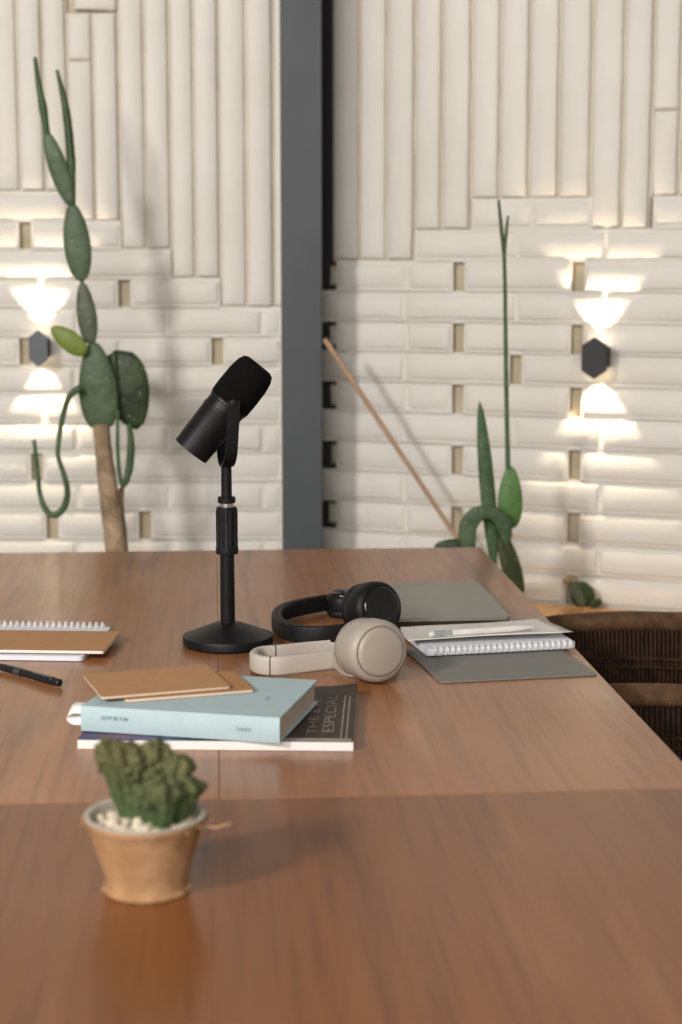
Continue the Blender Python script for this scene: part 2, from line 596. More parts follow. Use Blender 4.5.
# ---- left wall
def left_wall():
    bm = BM()
    zrow = [WL.uz(200, 221 + 29 * k)[1] for k in range(-1, 20)]   # row -1 starts at y=192
    U = lambda px, py=250: WL.uz(px, py)[0]
    ub_px = {0: 69, 1: 121, 2: 170.5, 3: 219.5}
    rows = []
    umin = -1.75
    for i in range(len(zrow) - 1):
        ub = U(ub_px[i]) if i in ub_px else 0.0
        even = (i % 2 == 1)
        if even: gaps = [U(q) for q in {1: (25,), 3: (123,), 5: (22, 216), 7: (), 9: (31,), 11: (45, 140)}.get(i, (60,))] + [U(123) - 0.237 * k for k in range(2, 7)]
        else: gaps = []
        joints = ([] if even else [U(72) + random.uniform(-.01, .01), U(166), U(262)]) + [U(72) - 0.235 * k for k in range(1, 7)]
        if even: joints = [U(q) for q in {1: (), 3: (40,), 5: (118,), 7: (40, 130, 225), 9: (125, 220), 11: (232,)}.get(i, (150,))]
        rows.append((zrow[i + 1], zrow[i], umin, ub, gaps, joints))
    build_rows(bm, rows, umin)
    # standing courses above
    gro = [-153, -128, -104, -79, -55, -30, -6, 19, 44, 68.5, 94, 119, 145, 170, 194, 219, 246, 273]
    gu = [U(g, 150) for g in gro] + [0.012]
    ztop = 2.75
    for k in range(len(gu) - 1):
        px = (gro[k] + (gro[k + 1] if k + 1 < len(gro) else 281)) / 2
        if px < 69: zb = zrow[0]
        elif px < 121: zb = zrow[1]
        elif px < 171: zb = zrow[2]
        elif px < 220: zb = zrow[3]
        else: zb = zrow[4]
        cuts = [zb, ztop]
        if 68 < px < 119:
            zc = WL.uz(95, 12)[1]
            cuts = [zb, zc]
        ext = WL.uz(px, random.choice((60, 85, 150)))[1] if random.random() < 0.12 else None
        cuts = [cuts[0]] + ([ext] if ext and cuts[0] + .1 < ext < cuts[1] - .1 else []) + [cuts[1]]
        for a, b in zip(cuts, cuts[1:]):
            brick(bm, gu[k] + 0.0035, gu[k + 1] - 0.0035, a + (0.004 if a == zb else 0.001), b - 0.001, e=0.006)
        box(bm, (gu[k + 1] - gu[k], 0.03, cuts[-1] - cuts[0]), ((gu[k] + gu[k + 1]) / 2, 0.015 + 0.0125, (cuts[-1] + cuts[0]) / 2))
    zc = WL.uz(95, 12)[1]
    a, b = U(74, 0), U(116, 0)
    brick(bm, a, b, zc + 0.004, zc + 0.066)
    for q in range(1, 9):
        brick(bm, a - 0.02, b + 0.02, zc + 0.004 + 0.07 * q, zc + 0.066 + 0.07 * q)
    # backing
    box(bm, (1.77, 0.12, 2.75), (-0.872, 0.024 + 0.06, 1.375))
    zl = zrow[-1]
    for k in range(int(zl / 0.07)):
        brick(bm, -1.75, 0, zl - 0.07 * (k + 1) + .004, zl - 0.07 * k - .004)
    # pale mortar lip against the column
    box(bm, (0.012, 0.04, 2.75), (0.006, 0.012, 1.375))
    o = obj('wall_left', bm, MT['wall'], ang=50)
    o.location = WL.o
    o.rotation_euler = (0, 0, WL.ang)
    tag(o, 'white painted brick wall left of the grey column', kind='structure')
left_wall()

def right_wall():
    bm = BM()
    ys = [200 + 30.6 * k for k in range(0, 15)]
    zrow = [WR.uz(450, y)[1] for y in ys]
    U = lambda px, py=300: WR.uz(px, py)[0]
    rows = []
    ue = 1.75
    g0 = U(458)
    gl = [g0 + 0.29 * k for k in range(-1, 6)]
    for i in range(len(zrow) - 1):
        full = (i % 2 == 1)     # rows that run right up to the column
        segs = [(U(336) if not full else U(318), ue)]
        if i == 0: segs = [(U(470), U(590)), (U(650), ue)]
        if i == 1: segs = [(U(414), ue)]
        # recessed rows: wide open joint; full rows: tight joints
        if i == 0: gaps, joints = [U(583)], [U(530)]
        elif not full: gaps, joints = [g for g in gl if g > 0.2], [g0 - 0.13]
        else: gaps, joints = ([U(516)] if i in (5,) else []), [U(404), U(516), U(604), U(604) + 0.24, U(604) + 0.5, U(604) + 0.75]
        for a, b in segs:
            rows.append((zrow[i + 1], zrow[i], a, b, gaps, joints))
    build_rows(bm, rows, 0)
    gro = [331, 358, 386, 414, 441, 470, 499, 528, 558, 590, 622, 651, 679, 708, 738, 768, 799, 830, 861]
    gu = [U(g, 150) for g in gro]
    ztop = 2.75
    for k in range(len(gu) - 1):
        px = (gro[k] + gro[k + 1]) / 2
        if px < 414: zb = zrow[2]
        elif px < 470: zb = zrow[1]
        elif px < 590: zb = zrow[0]
        elif px < 651: zb = zrow[1]
        else: zb = zrow[0]
        ext = WR.uz(px, random.choice((40, 150, 110)))[1] if random.random() < 0.10 else None
        cuts = [zb] + ([ext] if ext and zb + .1 < ext < ztop - .1 else []) + [ztop]
        for a, b in zip(cuts, cuts[1:]):
            brick(bm, gu[k] + 0.0042, gu[k + 1] - 0.0042, a + (0.004 if a == zb else 0.001), b - 0.001, e=0.007)
        box(bm, (gu[k + 1] - gu[k], 0.03, cuts[-1] - cuts[0]), ((gu[k] + gu[k + 1]) / 2, 0.015 + 0.0135, (cuts[-1] + cuts[0]) / 2))
    # set-back half bricks beside the column in the recessed rows
    for i in range(2, len(zrow) - 1, 2):
        brick(bm, U(325.5 + random.uniform(-1.5, 2.5)), U(337), zrow[i + 1] + 0.008 + random.uniform(0, .006), zrow[i] - 0.008 - random.uniform(0, .004), y=0.013)
    box(bm, (1.85, 0.12, 2.75), (0.87, 0.026 + 0.06, 1.375))
    zl = zrow[-1]
    for k in range(int(zl / 0.074)):
        brick(bm, 0.0, 1.75, zl - 0.074 * (k + 1) + .004, zl - 0.074 * k - .004)
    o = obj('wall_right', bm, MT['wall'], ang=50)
    o.location = WR.o
    o.rotation_euler = (0, 0, WR.ang)
    tag(o, 'white painted brick wall right of the grey column', kind='structure')
right_wall()

bm = BM()
box(bm, (6, 7.5, 0.05), (0, 1.9, -0.025))
tag(obj('floor', bm, MT['floor'], smooth=False), 'grey concrete floor', kind='structure')

# ---- steel column: an I-section, flange to the room
cl, cr = at(281, 300, 4.03), at(322, 300, 4.03)
wc = (cr - cl).length
cc = (cl + cr) / 2
t = thing('steel_column', 'tall dark grey painted steel column between the two brick walls', 'column', (cc.x, cc.y, 0), -YAW)
t['kind'] = 'structure'
bm = BM(); box(bm, (wc, 0.014, 2.75), (0, 0.007, 1.375)); obj('front_flange', bm, MT['steel'], t, bevel=0.002)
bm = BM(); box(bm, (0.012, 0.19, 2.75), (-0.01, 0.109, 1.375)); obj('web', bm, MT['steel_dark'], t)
bm = BM(); box(bm, (0.128, 0.014, 2.75), (0.0165, 0.214, 1.375)); obj('rear_flange', bm, MT['steel_dark'], t)  # widened and coloured near-black so it stands for the shaded gap beside the column

# ------------------------------------------------------------------ tables
def table(name, label, y0, y1, planks, mat, legm, zoff=0.0):
    t = thing(name, label, 'table', (0, (y0 + y1) / 2, 0))
    L = y1 - y0
    for a, b in planks:
        bm = BM()
        pts = rrect(b - a, L, 0.0015, 2, (a + b) / 2, 0)
        prism(bm, pts, TZ - 0.034, TZ)
        obj('tabletop', bm, mat, t, bevel=0.0010, bseg=2, ang=40)
    for sx in (-1, 1):
        bm = BM(); box(bm, (0.03, L - 0.26, 0.07), (sx * 0.40, 0, TZ - 0.034 - 0.035)); obj('apron', bm, legm, t)
        for sy in (-1, 1):
            bm = BM()
            vs = box(bm, (0.06, 0.06, TZ - 0.034), (sx * 0.40, sy * (L / 2 - 0.11), (TZ - 0.034) / 2))
            for v in vs[:4]:
                c = Vector((sx * 0.40, sy * (L / 2 - 0.11), 0))
                v.co.x = c.x + (v.co.x - c.x) * 0.65
                v.co.y = c.y + (v.co.y - c.y) * 0.65
            obj('leg', bm, legm, t, bevel=0.003)
    return t
XR = onz(570, 642.6).x
yfar = onz(240, 550).y
ymid = onz(341, 796.5).y
table('dining_table', 'reddish brown wooden table carrying the microphone, headphones and books, ending before the wall', ymid + 0.0003, yfar, [(-XR, -0.00025), (0.00025, XR)], MT['table_far'], MT['leg_wood'])
table('dining_table', 'reddish brown wooden table closest to the viewer, with the small potted cactus on it', 0.30, ymid - 0.0003, [(-XR, XR)], MT['table_near'], MT['leg_wood'])

# ------------------------------------------------------------------ slabs laid out from their four corners
def fit_rect(px, z):
    """best rectangle for four pixel corners fl, fr, br, bl lying on level z"""
    fl, fr, br, bl = (onz(x, y, z) for x, y in px)
    c = (fl + fr + br + bl) / 4
    ax = ((fr - fl) + (br - bl)).normalized()
    w = ((fr - fl).length + (br - bl).length) / 2
    ay = Vector((-ax.y, ax.x, 0))
    d = ((bl - fl).dot(ay) + (br - fr).dot(ay)) / 2
    return c, math.atan2(ax.y, ax.x), w, d

def text_part(name, body, size, loc, rot, m, parent, sx=1.0, align='CENTER', extr=0.0001, sy=1.0, off=0.0):
    cu = bpy.data.curves.new(name, 'FONT')
    cu.body = body
    cu.size = size
    cu.align_x = align
    cu.align_y = 'CENTER'
    cu.extrude = extr
    cu.offset = off
    o = link(name, cu)
    o.location = loc
    o.rotation_euler = rot
    o.scale = (sx, sy, 1)
    dg = bpy.context.evaluated_depsgraph_get()
    me = bpy.data.meshes.new_from_object(o.evaluated_get(dg))
    bpy.data.objects.remove(o)
    me.materials.clear()
    me.materials.append(m)
    o = link(name, me)
    o.location = loc
    o.rotation_euler = rot
    o.scale = (sx, sy, 1)
    o.parent = parent
    return o

# ---- magazine
MAGT = 0.011
c, a, w, d = fit_rect([(86, 740), (358, 742), (354, 687), (106, 685)], TZ + MAGT)
mag = thing('magazine', 'thick dark-covered magazine with a white spine under the blue book', 'magazine', (c.x, c.y, TZ + 0.0003), a)
bm = BM(); prism(bm, [(-w / 2, -d / 2 + 0.0015), (w / 2 - 0.002, -d / 2 + 0.0015), (w / 2 - 0.002, d / 2 - 0.002), (-w / 2, d / 2 - 0.002)], 0.0012, MAGT - 0.0012)
obj('pages', bm, MT['paper'], mag)
bm = BM()
NX = 24
def mag_h(x, y):   # the far right corner of the cover lifts a little
    fx = max(0, (x - (w / 2 - 0.05)) / 0.05); fy = max(0, (y - (d / 2 - 0.06)) / 0.06)
    return 0.0045 * (fx * fy) ** 1.3
gr = [[[bm.verts.new((-w / 2 + w * i / NX, -d / 2 + d * j / NX, MAGT - k * 0.0010 + mag_h(-w / 2 + w * i / NX, -d / 2 + d * j / NX))) for j in range(NX + 1)] for i in range(NX + 1)] for k in (0, 1)]
for i in range(NX):
    for j in range(NX):
        bm.faces.new((gr[0][i][j], gr[0][i + 1][j], gr[0][i + 1][j + 1], gr[0][i][j + 1]))
        bm.faces.new((gr[1][i][j], gr[1][i][j + 1], gr[1][i + 1][j + 1], gr[1][i + 1][j]))
for i in range(NX):
    for q in (0, NX):
        bm.faces.new((gr[0][i][q], gr[0][i + 1][q], gr[1][i + 1][q], gr[1][i][q]))
        bm.faces.new((gr[0][q][i], gr[0][q][i + 1], gr[1][q][i + 1], gr[1][q][i]))
obj('front_cover', bm, MT['magazine'], mag)
bm = BM(); box(bm, (w, 0.0016, MAGT - 0.0005), (0, -d / 2 + 0.0002, (MAGT - 0.0005) / 2)); obj('spine', bm, MT['paper'], mag, bevel=0.0005)
bm = BM(); box(bm, (w, d, 0.001), (0, 0, 0.0006)); obj('back_cover', bm, MT['paper'], mag)
for k in (0, 1):
    bm = BM(); box(bm, (0.0014, d * 0.90, 0.0003), (w / 2 - 0.0150 + 0.0062 * k, -0.006, MAGT + 0.0003)); obj('cover_line', bm, MT['mag_line'], mag)
bm = BM(); box(bm, (0.085, 0.010, 0.0003), (w / 2 - 0.045, -d / 2 + 0.007, MAGT + 0.0003)); obj('cover_strip', bm, MT['mag_line'], mag)
text_part('cover_title', 'ESPECIAL', 0.05, (w / 2 - 0.030, -d / 2 + 0.125, MAGT + 0.0004), (0, 0, PI / 2), MT['mag_text'], mag, sx=0.86, sy=0.40, off=-0.0010)
text_part('cover_title', 'THE EYE', 0.05, (w / 2 - 0.049, -d / 2 + 0.112, MAGT + 0.0004), (0, 0, PI / 2), MT['mag_text'], mag, sx=0.90, sy=0.34, off=-0.0010)

# ---- blue planner
BT = 0.030
zb = TZ + MAGT + BT
c, a, w, d = fit_rect([(80, 707), (283, 719.5), (315, 681), (135, 671)], zb)
blue = thing('planner_book', 'thick powder blue hardcover planner lying on the dark magazine', 'book', (c.x, c.y, TZ + MAGT + 0.0016), a)
cv = 0.0024
bm = BM(); box(bm, (w - 0.008, d - 0.008, BT - 2 * cv), (0, 0.001, BT / 2)); obj('pages', bm, MT['cream_pages'], blue)
bm = BM(); prism(bm, rrect(w, d, 0.002, 3), BT - cv, BT); obj('front_cover', bm, MT['book_blue'], blue, bevel=0.0007)
bm = BM(); prism(bm, rrect(w, d, 0.002, 3), 0, cv); obj('back_cover', bm, MT['book_blue'], blue, bevel=0.0007)
bm = BM()
sp = []
for i in range(9):
    tt = i / 8
    sp.append((-d / 2 - 0.0016 * sin(PI * tt), 0.0002 + (BT - 0.0004) * tt))
vs0 = [[bm.verts.new((x, y, z)) for y, z in sp] + [bm.verts.new((x, -d / 2 + 0.003, z)) for y, z in sp[::-1]] for x in (-w / 2, w / 2)]
n = len(vs0[0])
for k in range(n): bm.faces.new((vs0[0][k], vs0[0][(k + 1) % n], vs0[1][(k + 1) % n], vs0[1][k]))
bm.faces.new(vs0[0]); bm.faces.new(vs0[1][::-1])
obj('spine', bm, MT['book_blue'], blue, ang=60)
text_part('spine_title', 'OH MY BIG PLAN', 0.0070, (-w / 2 + 0.042, -d / 2 - 0.0022, BT * 0.58), (PI / 2, 0, 0), MT['print_grey'], blue, sx=0.62)
text_part('spine_name', 'Linearly', 0.0078, (w / 2 - 0.042, -d / 2 - 0.0020, BT * 0.50), (PI / 2, 0, 0), MT['print_grey'], blue, sx=0.72)
text_part('cover_title', 'my plan', 0.0065, (w * 0.5 - 0.037, -0.010, BT + 0.0002), (0, 0, PI / 2), MT['print_grey'], blue, sx=0.75)
# ribbon loop sticking out at the left end
bm = BM()
lp = catmull([(-w / 2 + 0.02, 0, 0.0245), (-w / 2 - 0.004, 0, 0.0250), (-w / 2 - 0.017, 0, 0.0235), (-w / 2 - 0.0225, 0, 0.0125), (-w / 2 - 0.016, 0, 0.0035), (-w / 2 - 0.004, 0, 0.0035), (-w / 2 + 0.02, 0, 0.0050)], 6)
y0 = -d / 2 + 0.012
for p, q in zip(lp, lp[1:]): pass
ring = [[bm.verts.new((p.x, y0 + k * 0.014, 0.004 + (p.z - 0.004) * 0.62 + k * 0.010)) for k in (0, 1)] for p in lp]
for p, q in zip(ring, ring[1:]): bm.faces.new((p[0], p[1], q[1], q[0]))
o = obj('ribbon_loop', bm, MT['ribbon'], blue)
o['label'] = 'white ribbon loop'
s = o.modifiers.new('solid', 'SOLIDIFY'); s.thickness = 0.0007; s.offset = 0

# ---- kraft notebooks on the planner
def thin_book(name, label, px, z, th, cover, cat='notebook', pagem='cream_pages', r=0.003, group=None):
    c, a, w, d = fit_rect(px, z + th)
    t = thing(name, label, cat, (c.x, c.y, z), a, group)
    bm = BM(); prism(bm, rrect(w - 0.001, d - 0.001, r, 3), 0.0005, th - 0.0005); obj('pages', bm, MT[pagem], t)
    bm = BM(); prism(bm, rrect(w, d, r, 3), th - 0.0006, th); obj('front_cover', bm, cover, t)
    bm = BM(); prism(bm, rrect(w, d, r, 3), 0, 0.0006); obj('back_cover', bm, cover, t)
    return t, w, d
zk = TZ + MAGT + 0.0016 + BT + 0.0004
t1, w, d = thin_book('kraft_notebook', 'thin brown kraft notebook lying directly on the blue planner, under another one', [(124, 699), (257, 689.5), (231, 670), (112, 680)], zk, 0.0042, MT['kraft_dark'])
t2, w, d = thin_book('kraft_notebook', 'thin brown kraft notebook topmost on the pile over the blue planner', [(95, 697), (228, 686.5), (209, 664), (89, 674)], zk + 0.0046, 0.0036, MT['kraft'])

# ---- left group: spiral notebook, kraft notebook over it, pen
def spiral(bm, L, r, n, y, z, wire=0.0009):
    for i in range(n):
        x = -L / 2 + L * (i + 0.5) / n
        for dx in (0, 0.0022):
            pts = [(x + dx, y + r * cos(2 * PI * k / 12), z + r * sin(2 * PI * k / 12)) for k in range(12)]
            tube(bm, pts, wire, 5, closed=True)

zt = TZ + 0.0006
c, a, w, d = fit_rect([(-98, 655), (87, 657.5), (108, 628), (-62, 625)], TZ + 0.006)
sn = thing('spiral_notebook', 'white wire-bound notebook under the kraft notebook at the table left', 'notebook', (c.x, c.y, zt), a)
bm = BM(); prism(bm, rrect(w, d, 0.008, 5), 0, 0.007); obj('page_block', bm, MT['paper_cool'], sn, bevel=0.0006)
bm = BM(); spiral(bm, w - 0.02, 0.0068, 26, d / 2 - 0.001, 0.0072); obj('wire_binding', bm, MT['wire'], sn)
zk2 = TZ + 0.0090
k2, w, d = thin_book('kraft_notebook', 'thick brown kraft notebook with white pages on the wire-bound notebook', [(-90, 648.5), (104, 650.5), (120, 631.5), (-62, 629)], zk2, 0.0050, MT['kraft'], pagem='paper')

pa, pb = onz(-8, 664.5, TZ + 0.006), onz(60, 683, TZ + 0.006)
dv = pb - pa; L = dv.length
pen = thing('ballpoint_pen', 'black ballpoint pen with a pocket clip lying alone on the table', 'pen', ((pa.x + pb.x) / 2, (pa.y + pb.y) / 2, TZ + 0.0062), math.atan2(dv.y, dv.x))
bm = BM(); lathe(bm, [(0.0012, -L / 2), (0.0022, -L / 2 + 0.006), (0.0048, -L / 2 + 0.022), (0.0055, -L / 2 + 0.03), (0.0055, L / 2 - 0.05)], 24, axis=(1, 0, 0)); obj('barrel', bm, MT['pen_black'], pen)
bm = BM(); lathe(bm, [(0.0058, L / 2 - 0.050), (0.0058, L / 2 - 0.012), (0.0050, L / 2 - 0.010), (0.0052, L / 2 - 0.001), (0.0044, L / 2)], 24, axis=(1, 0, 0)); obj('cap', bm, MT['pen_black'], pen)
bm = BM(); box(bm, (0.042, 0.0032, 0.0012), (L / 2 - 0.032, -0.0045, 0.0058)); box(bm, (0.004, 0.0032, 0.003), (L / 2 - 0.013, -0.0040, 0.0045)); obj('clip', bm, MT['pen_grey'], pen, bevel=0.0004)
bm = BM(); lathe(bm, [(0.0059, -0.02), (0.0059, -0.008)], 24, axis=(1, 0, 0)); obj('grip_ring', bm, MT['pen_grey'], pen)

# ---- laptop
_fr, _br = onz(510.5, 617, TZ + 0.0155), onz(478.5, 582, TZ + 0.0155)
_ay = (_br - _fr); d = _ay.length; _ay.normalize(); _ax = Vector((_ay.y, -_ay.x, 0)); w = 0.214
c = (_fr + _br) / 2 - _ax * w / 2; a = math.atan2(_ax.y, _ax.x)
lap = thing('laptop', 'closed silver grey laptop behind the headphones', 'laptop', (c.x, c.y, TZ + 0.0008), a)
bm = BM(); prism(bm, rrect(w, d, 0.008, 5), 0.0092, 0.0152); obj('lid', bm, MT['laptop'], lap, bevel=0.0012)
bm = BM(); prism(bm, rrect(w, d, 0.008, 5), 0.0018, 0.0088); obj('base', bm, MT['laptop_dark'], lap, bevel=0.0015)
bm = BM(); prism(bm, rrect(w - 0.004, d - 0.006, 0.006, 5), 0.0086, 0.0094); obj('seal', bm, MT['black_soft'], lap)
for sx in (-1, 1):
    for sy in (-1, 1):
        bm = BM(); lathe(bm, [(0.006, 0), (0.006, 0.002)], 16, (sx * (w / 2 - 0.02), sy * (d / 2 - 0.02), 0)); obj('rubber_foot', bm, MT['black_soft'], lap)

# ---- grey board + spiral notebook + sleeve + pencil
_fl, _fr = onz(440, 682, TZ + 0.0025), onz(598, 674, TZ + 0.0025)
_ax = (_fr - _fl); w = _ax.length; _ax.normalize(); _ay = Vector((-_ax.y, _ax.x, 0)); d = 0.215
c = (_fl + _fr) / 2 + _ay * d / 2; a = math.atan2(_ax.y, _ax.x)
bd = bmesh.new(); prism(bd, rrect(w, d, 0.006, 5), 0, 0.0022)
brd = obj('clipboard_sheet', bd, MT['board'], bevel=0.0005)
brd.location = (c.x, c.y, TZ + 0.0004); brd.rotation_euler = (0, 0, a)
tag(brd, 'flat grey board with rounded corners under the white spiral notebook', 'board')
zsn = TZ + 0.0044
c, a, w, d = fit_rect([(421, 651), (566, 643.5), (551, 622), (406, 629)], zsn + 0.008)
sn2 = thing('spiral_notebook', 'white wire-bound notebook lying on the grey board near the table edge', 'notebook', (c.x, c.y, zsn), a)
bm = BM(); prism(bm, rrect(w, d, 0.004, 4), 0, 0.0095); obj('page_block', bm, MT['paper_cool'], sn2, bevel=0.0005)
bm = BM(); spiral(bm, w - 0.012, 0.0062, 24, -d / 2 + 0.001, 0.0066, 0.0011); obj('wire_binding', bm, MT['wire'], sn2)
# sleeve: a thin sheet sagging over the notebook, corner poking out to the right
zs = zsn + 0.0150
P4 = [onz(408, 642, zs), onz(573, 632, zs + 0.006), onz(540, 620, zs + 0.004), onz(400, 628.5, zs)]
cs = sum(P4, Vector()) / 4
slv = thing('plastic_sleeve', 'pale frosted sleeve lying askew over the white spiral notebook', 'sleeve', (cs.x, cs.y, zs))
bm = BM(); N = 14
g = []
for i in range(N + 1):
    row = []
    for j in range(N + 1):
        u, v = i / N, j / N
        p = (P4[0] * (1 - u) + P4[1] * u) * (1 - v) + (P4[3] * (1 - u) + P4[2] * u) * v
        z = p.z - zs + 0.0018 * sin(5 * u + 2 * v) * u + 0.0015
        row.append(bm.verts.new((p.x - cs.x, p.y - cs.y, z)))
    g.append(row)
for i in range(N):
    for j in range(N): bm.faces.new((g[i][j], g[i + 1][j], g[i + 1][j + 1], g[i][j + 1]))
o = obj('sheet', bm, MT['sleeve'], slv)
s = o.modifiers.new('solid', 'SOLIDIFY'); s.thickness = 0.0008; s.offset = 1
zp = zs + 0.0090
qa, qb = onz(429, 634.5, zp), onz(533, 627, zp + 0.004)
dv = qb - qa; L = dv.length
pc = thing('mechanical_pencil', 'white and clear pencil with a round white end resting on the pale sleeve', 'pencil', qa, math.atan2(dv.y, dv.x))
rest = math.atan2(-dv.z, math.hypot(dv.x, dv.y))
pc.rotation_euler = (0, rest, math.atan2(dv.y, dv.x))
bm = BM(); lathe(bm, [(0.0030, 0), (0.0046, 0.002), (0.0048, 0.006), (0.0036, 0.008)], 20, axis=(1, 0, 0)); obj('eraser', bm, MT['white_plastic'], pc)
bm = BM(); lathe(bm, [(0.0046, 0.008), (0.0046, 0.034)], 20, axis=(1, 0, 0)); obj('clear_sleeve', bm, MT['clear'], pc)
bm = BM(); lathe(bm, [(0.0022, 0.009), (0.0022, 0.014), (0.0032, 0.016), (0.0032, 0.020), (0.0018, 0.022), (0.0018, 0.033)], 16, axis=(1, 0, 0)); obj('mechanism', bm, MT['print_grey'], pc)
bm = BM(); lathe(bm, [(0.0047, 0.034), (0.0047, L * 0.82), (0.0038, L * 0.9), (0.0012, L)], 20, axis=(1, 0, 0)); obj('barrel', bm, MT['white_plastic'], pc)

# ------------------------------------------------------------------ microphone on its desk stand
b0 = onz(228, 644.5)
Dm = (b0 - CAM).dot(Fh)
ppm = FPX / (Dm * 1.004)
mic = thing('desk_microphone', 'black broadcast microphone with foam windscreen on a round-based desk stand', 'microphone', (b0.x, b0.y, TZ + 0.0004), -YAW)
zat = lambda py: at(228, py, Dm).z - TZ
Rb = 46.0 / ppm
bm = BM(); lathe(bm, [(Rb * 0.96, 0.0), (Rb, 0.003), (Rb, 0.011), (Rb * 0.985, 0.014), (Rb * 0.62, 0.0235), (Rb * 0.34, 0.0310), (Rb * 0.16, 0.033)], 72); obj('base', bm, MT['black'], mic, ang=28)
z1, z2, z3, z4, z5 = zat(553), zat(507), zat(503), zat(497), zat(466)
bm = BM(); lathe(bm, [(0.0108, 0.032), (0.0104, z1)], 32); obj('lower_pole', bm, MT['black'], mic)
bm = BM()
lathe(bm, [(0.0160, z1 - 0.001), (0.0165, z1 + 0.004), (0.0165, z1 + 0.008), (0.0148, z1 + 0.010), (0.0148, z2 - 0.008), (0.0155, z2 - 0.003), (0.0135, z2)], 64,
      rfun=lambda t, h: 1 + (0.07 * (1 if cos(12 * t) > 0 else -0.4) if z1 + 0.009 < h < z2 - 0.004 else 0))
obj('clutch_grip', bm, MT['black_soft'], mic, ang=25)
bm = BM(); lathe(bm, [(0.0108, z2 - 0.002), (0.0108, z3 + 0.001)], 32); o = obj('steel_ring', bm, MT['steel_ring'], mic); o['label'] = 'bright steel ring'
bm = BM(); lathe(bm, [(0.0122, z3), (0.0130, z3 + 0.001), (0.0130, z4 - 0.001), (0.0122, z4)], 32); obj('collar', bm, MT['black'], mic)
bm = BM(); lathe(bm, [(0.0080, z3), (0.0076, z5 + 0.004)], 32); obj('upper_pole', bm, MT['black'], mic)
# yoke: U bracket, twisted a little so the rear arm shows left of the front one
pv = at(229.5, 402, Dm) - Vector((b0.x, b0.y, TZ)); pv = Vector((pv.dot(Rt), 0, pv.z))
px0 = 0.0
TW = rad(14)
yd = Vector((sin(TW), -cos(TW), 0))        # towards the viewer, slightly right
xd = Vector((cos(TW), sin(TW), 0))
yb = z5 + 0.001
hw = 0.0345
prof = []
for i in range(15):
    a = PI * i / 14
    prof.append((hw * cos(a), yb + 0.030 - 0.030 * sin(a)))
prof = [(hw, pv.z + 0.004)] + [(hw, pv.z - 0.02)] + prof[1:-1] + [(-hw, pv.z - 0.02), (-hw, pv.z + 0.004)]
bm = BM()
rings = []
for i, (s_, z_) in enumerate(prof):
    a_, b_ = prof[max(0, i - 1)], prof[min(len(prof) - 1, i + 1)]
    tx, tz = b_[0] - a_[0], b_[1] - a_[1]
    ln = math.hypot(tx, tz); nx, nz = -tz / ln, tx / ln
    cx = pv.x * min(1, max(0, (z_ - yb) / (pv.z - yb)))
    hwid = 0.0090
    ring = []
    for wx, wn in ((-hwid, 0), (hwid, 0), (hwid, 0.0026), (-hwid, 0.0026)):
        p = Vector((cx, 0, z_)) + yd * (s_ + nx * wn) + xd * wx + Zu * (nz * wn)
        ring.append(bm.verts.new(p))
    rings.append(ring)
for p, q in zip(rings, rings[1:]):
    for k in range(4): bm.faces.new((p[k], p[(k + 1) % 4], q[(k + 1) % 4], q[k]))
bm.faces.new(rings[0][::-1]); bm.faces.new(rings[-1])
obj('yoke', bm, MT['black'], mic, bevel=0.0006)
for sg in (-1, 1):
    bm = BM(); lathe(bm, [(0.0062, 0), (0.0062, 0.0032), (0.005, 0.0040)], 28, pv + yd * (sg * (hw - 0.001)), yd * sg); obj('pivot_knob', bm, MT['black'], mic)
TA = rad(39.0)
ax = (Rt * 0 + Vector((sin(TA) * cos(TW * .35), sin(TA) * sin(TW * .35) , cos(TA)))).normalized()
ce = at(225, 408.5, Dm) - Vector((b0.x, b0.y, TZ)); ce = Vector((ce.dot(Rt), 0, ce.z))
rB, rW = 19.3 / ppm, 22.0 / ppm
hl = 55.0 / ppm
bm = BM()
lathe(bm, [(rB * 0.86, -hl + 0.004), (rB * 0.93, -hl + 0.0005), (rB, -hl), (rB * 1.005, -hl + 0.002), (rB * 1.06, -0.012), (rB * 1.08, -0.010), (rB * 1.08, -0.007), (rB * 1.05, -0.006), (rB * 1.05, 0.004), (rB * 1.10, 0.005), (rB * 1.10, 0.009), (rB * 0.9, 0.012)], 64, ce, ax)
mb = obj('microphone_body', bm, MT['black'], mic, ang=30)
bm = BM(); lathe(bm, [(0.0, -hl + 0.0035), (rB * 0.86, -hl + 0.0042)], 48, ce, ax, caps=False); obj('end_cap', bm, MT['black_soft'], mb)
bm = BM()
lathe(bm, [(rW * 0.95, 0.008), (rW * 1.0, 0.011), (rW * 1.02, 0.030), (rW * 1.0, hl * 0.68), (rW * 0.93, hl * 0.86), (rW * 0.80, hl * 0.965), (rW * 0.62, hl), (0.0, hl * 1.005)], 64, ce, ax)
obj('foam_windscreen', bm, MT['foam'], mb, ang=60)

# ------------------------------------------------------------------ headphones
def superellipse_cup(bm, prof, c, n, up, ry=0.95, seg=56):
    """rings around axis n; slightly taller than wide"""
    n = Vector(n).normalized()
    u = (Vector(up) - n * Vector(up).dot(n)).normalized()
    s = n.cross(u)
    rings = []
    for r, h in prof:
        rings.append([bm.verts.new(c + n * h + s * r * cos(2 * PI * k / seg) + u * r * ry * sin(2 * PI * k / seg)) for k in range(seg)])
    for p, q in zip(rings, rings[1:]):
        for k in range(seg):
            j = (k + 1) % seg
            bm.faces.new((p[k], p[j], q[j], q[k]))
    if prof[0][0] > 1e-6: bm.faces.new(rings[0][::-1])
    if prof[-1][0] > 1e-6: bm.faces.new(rings[-1])

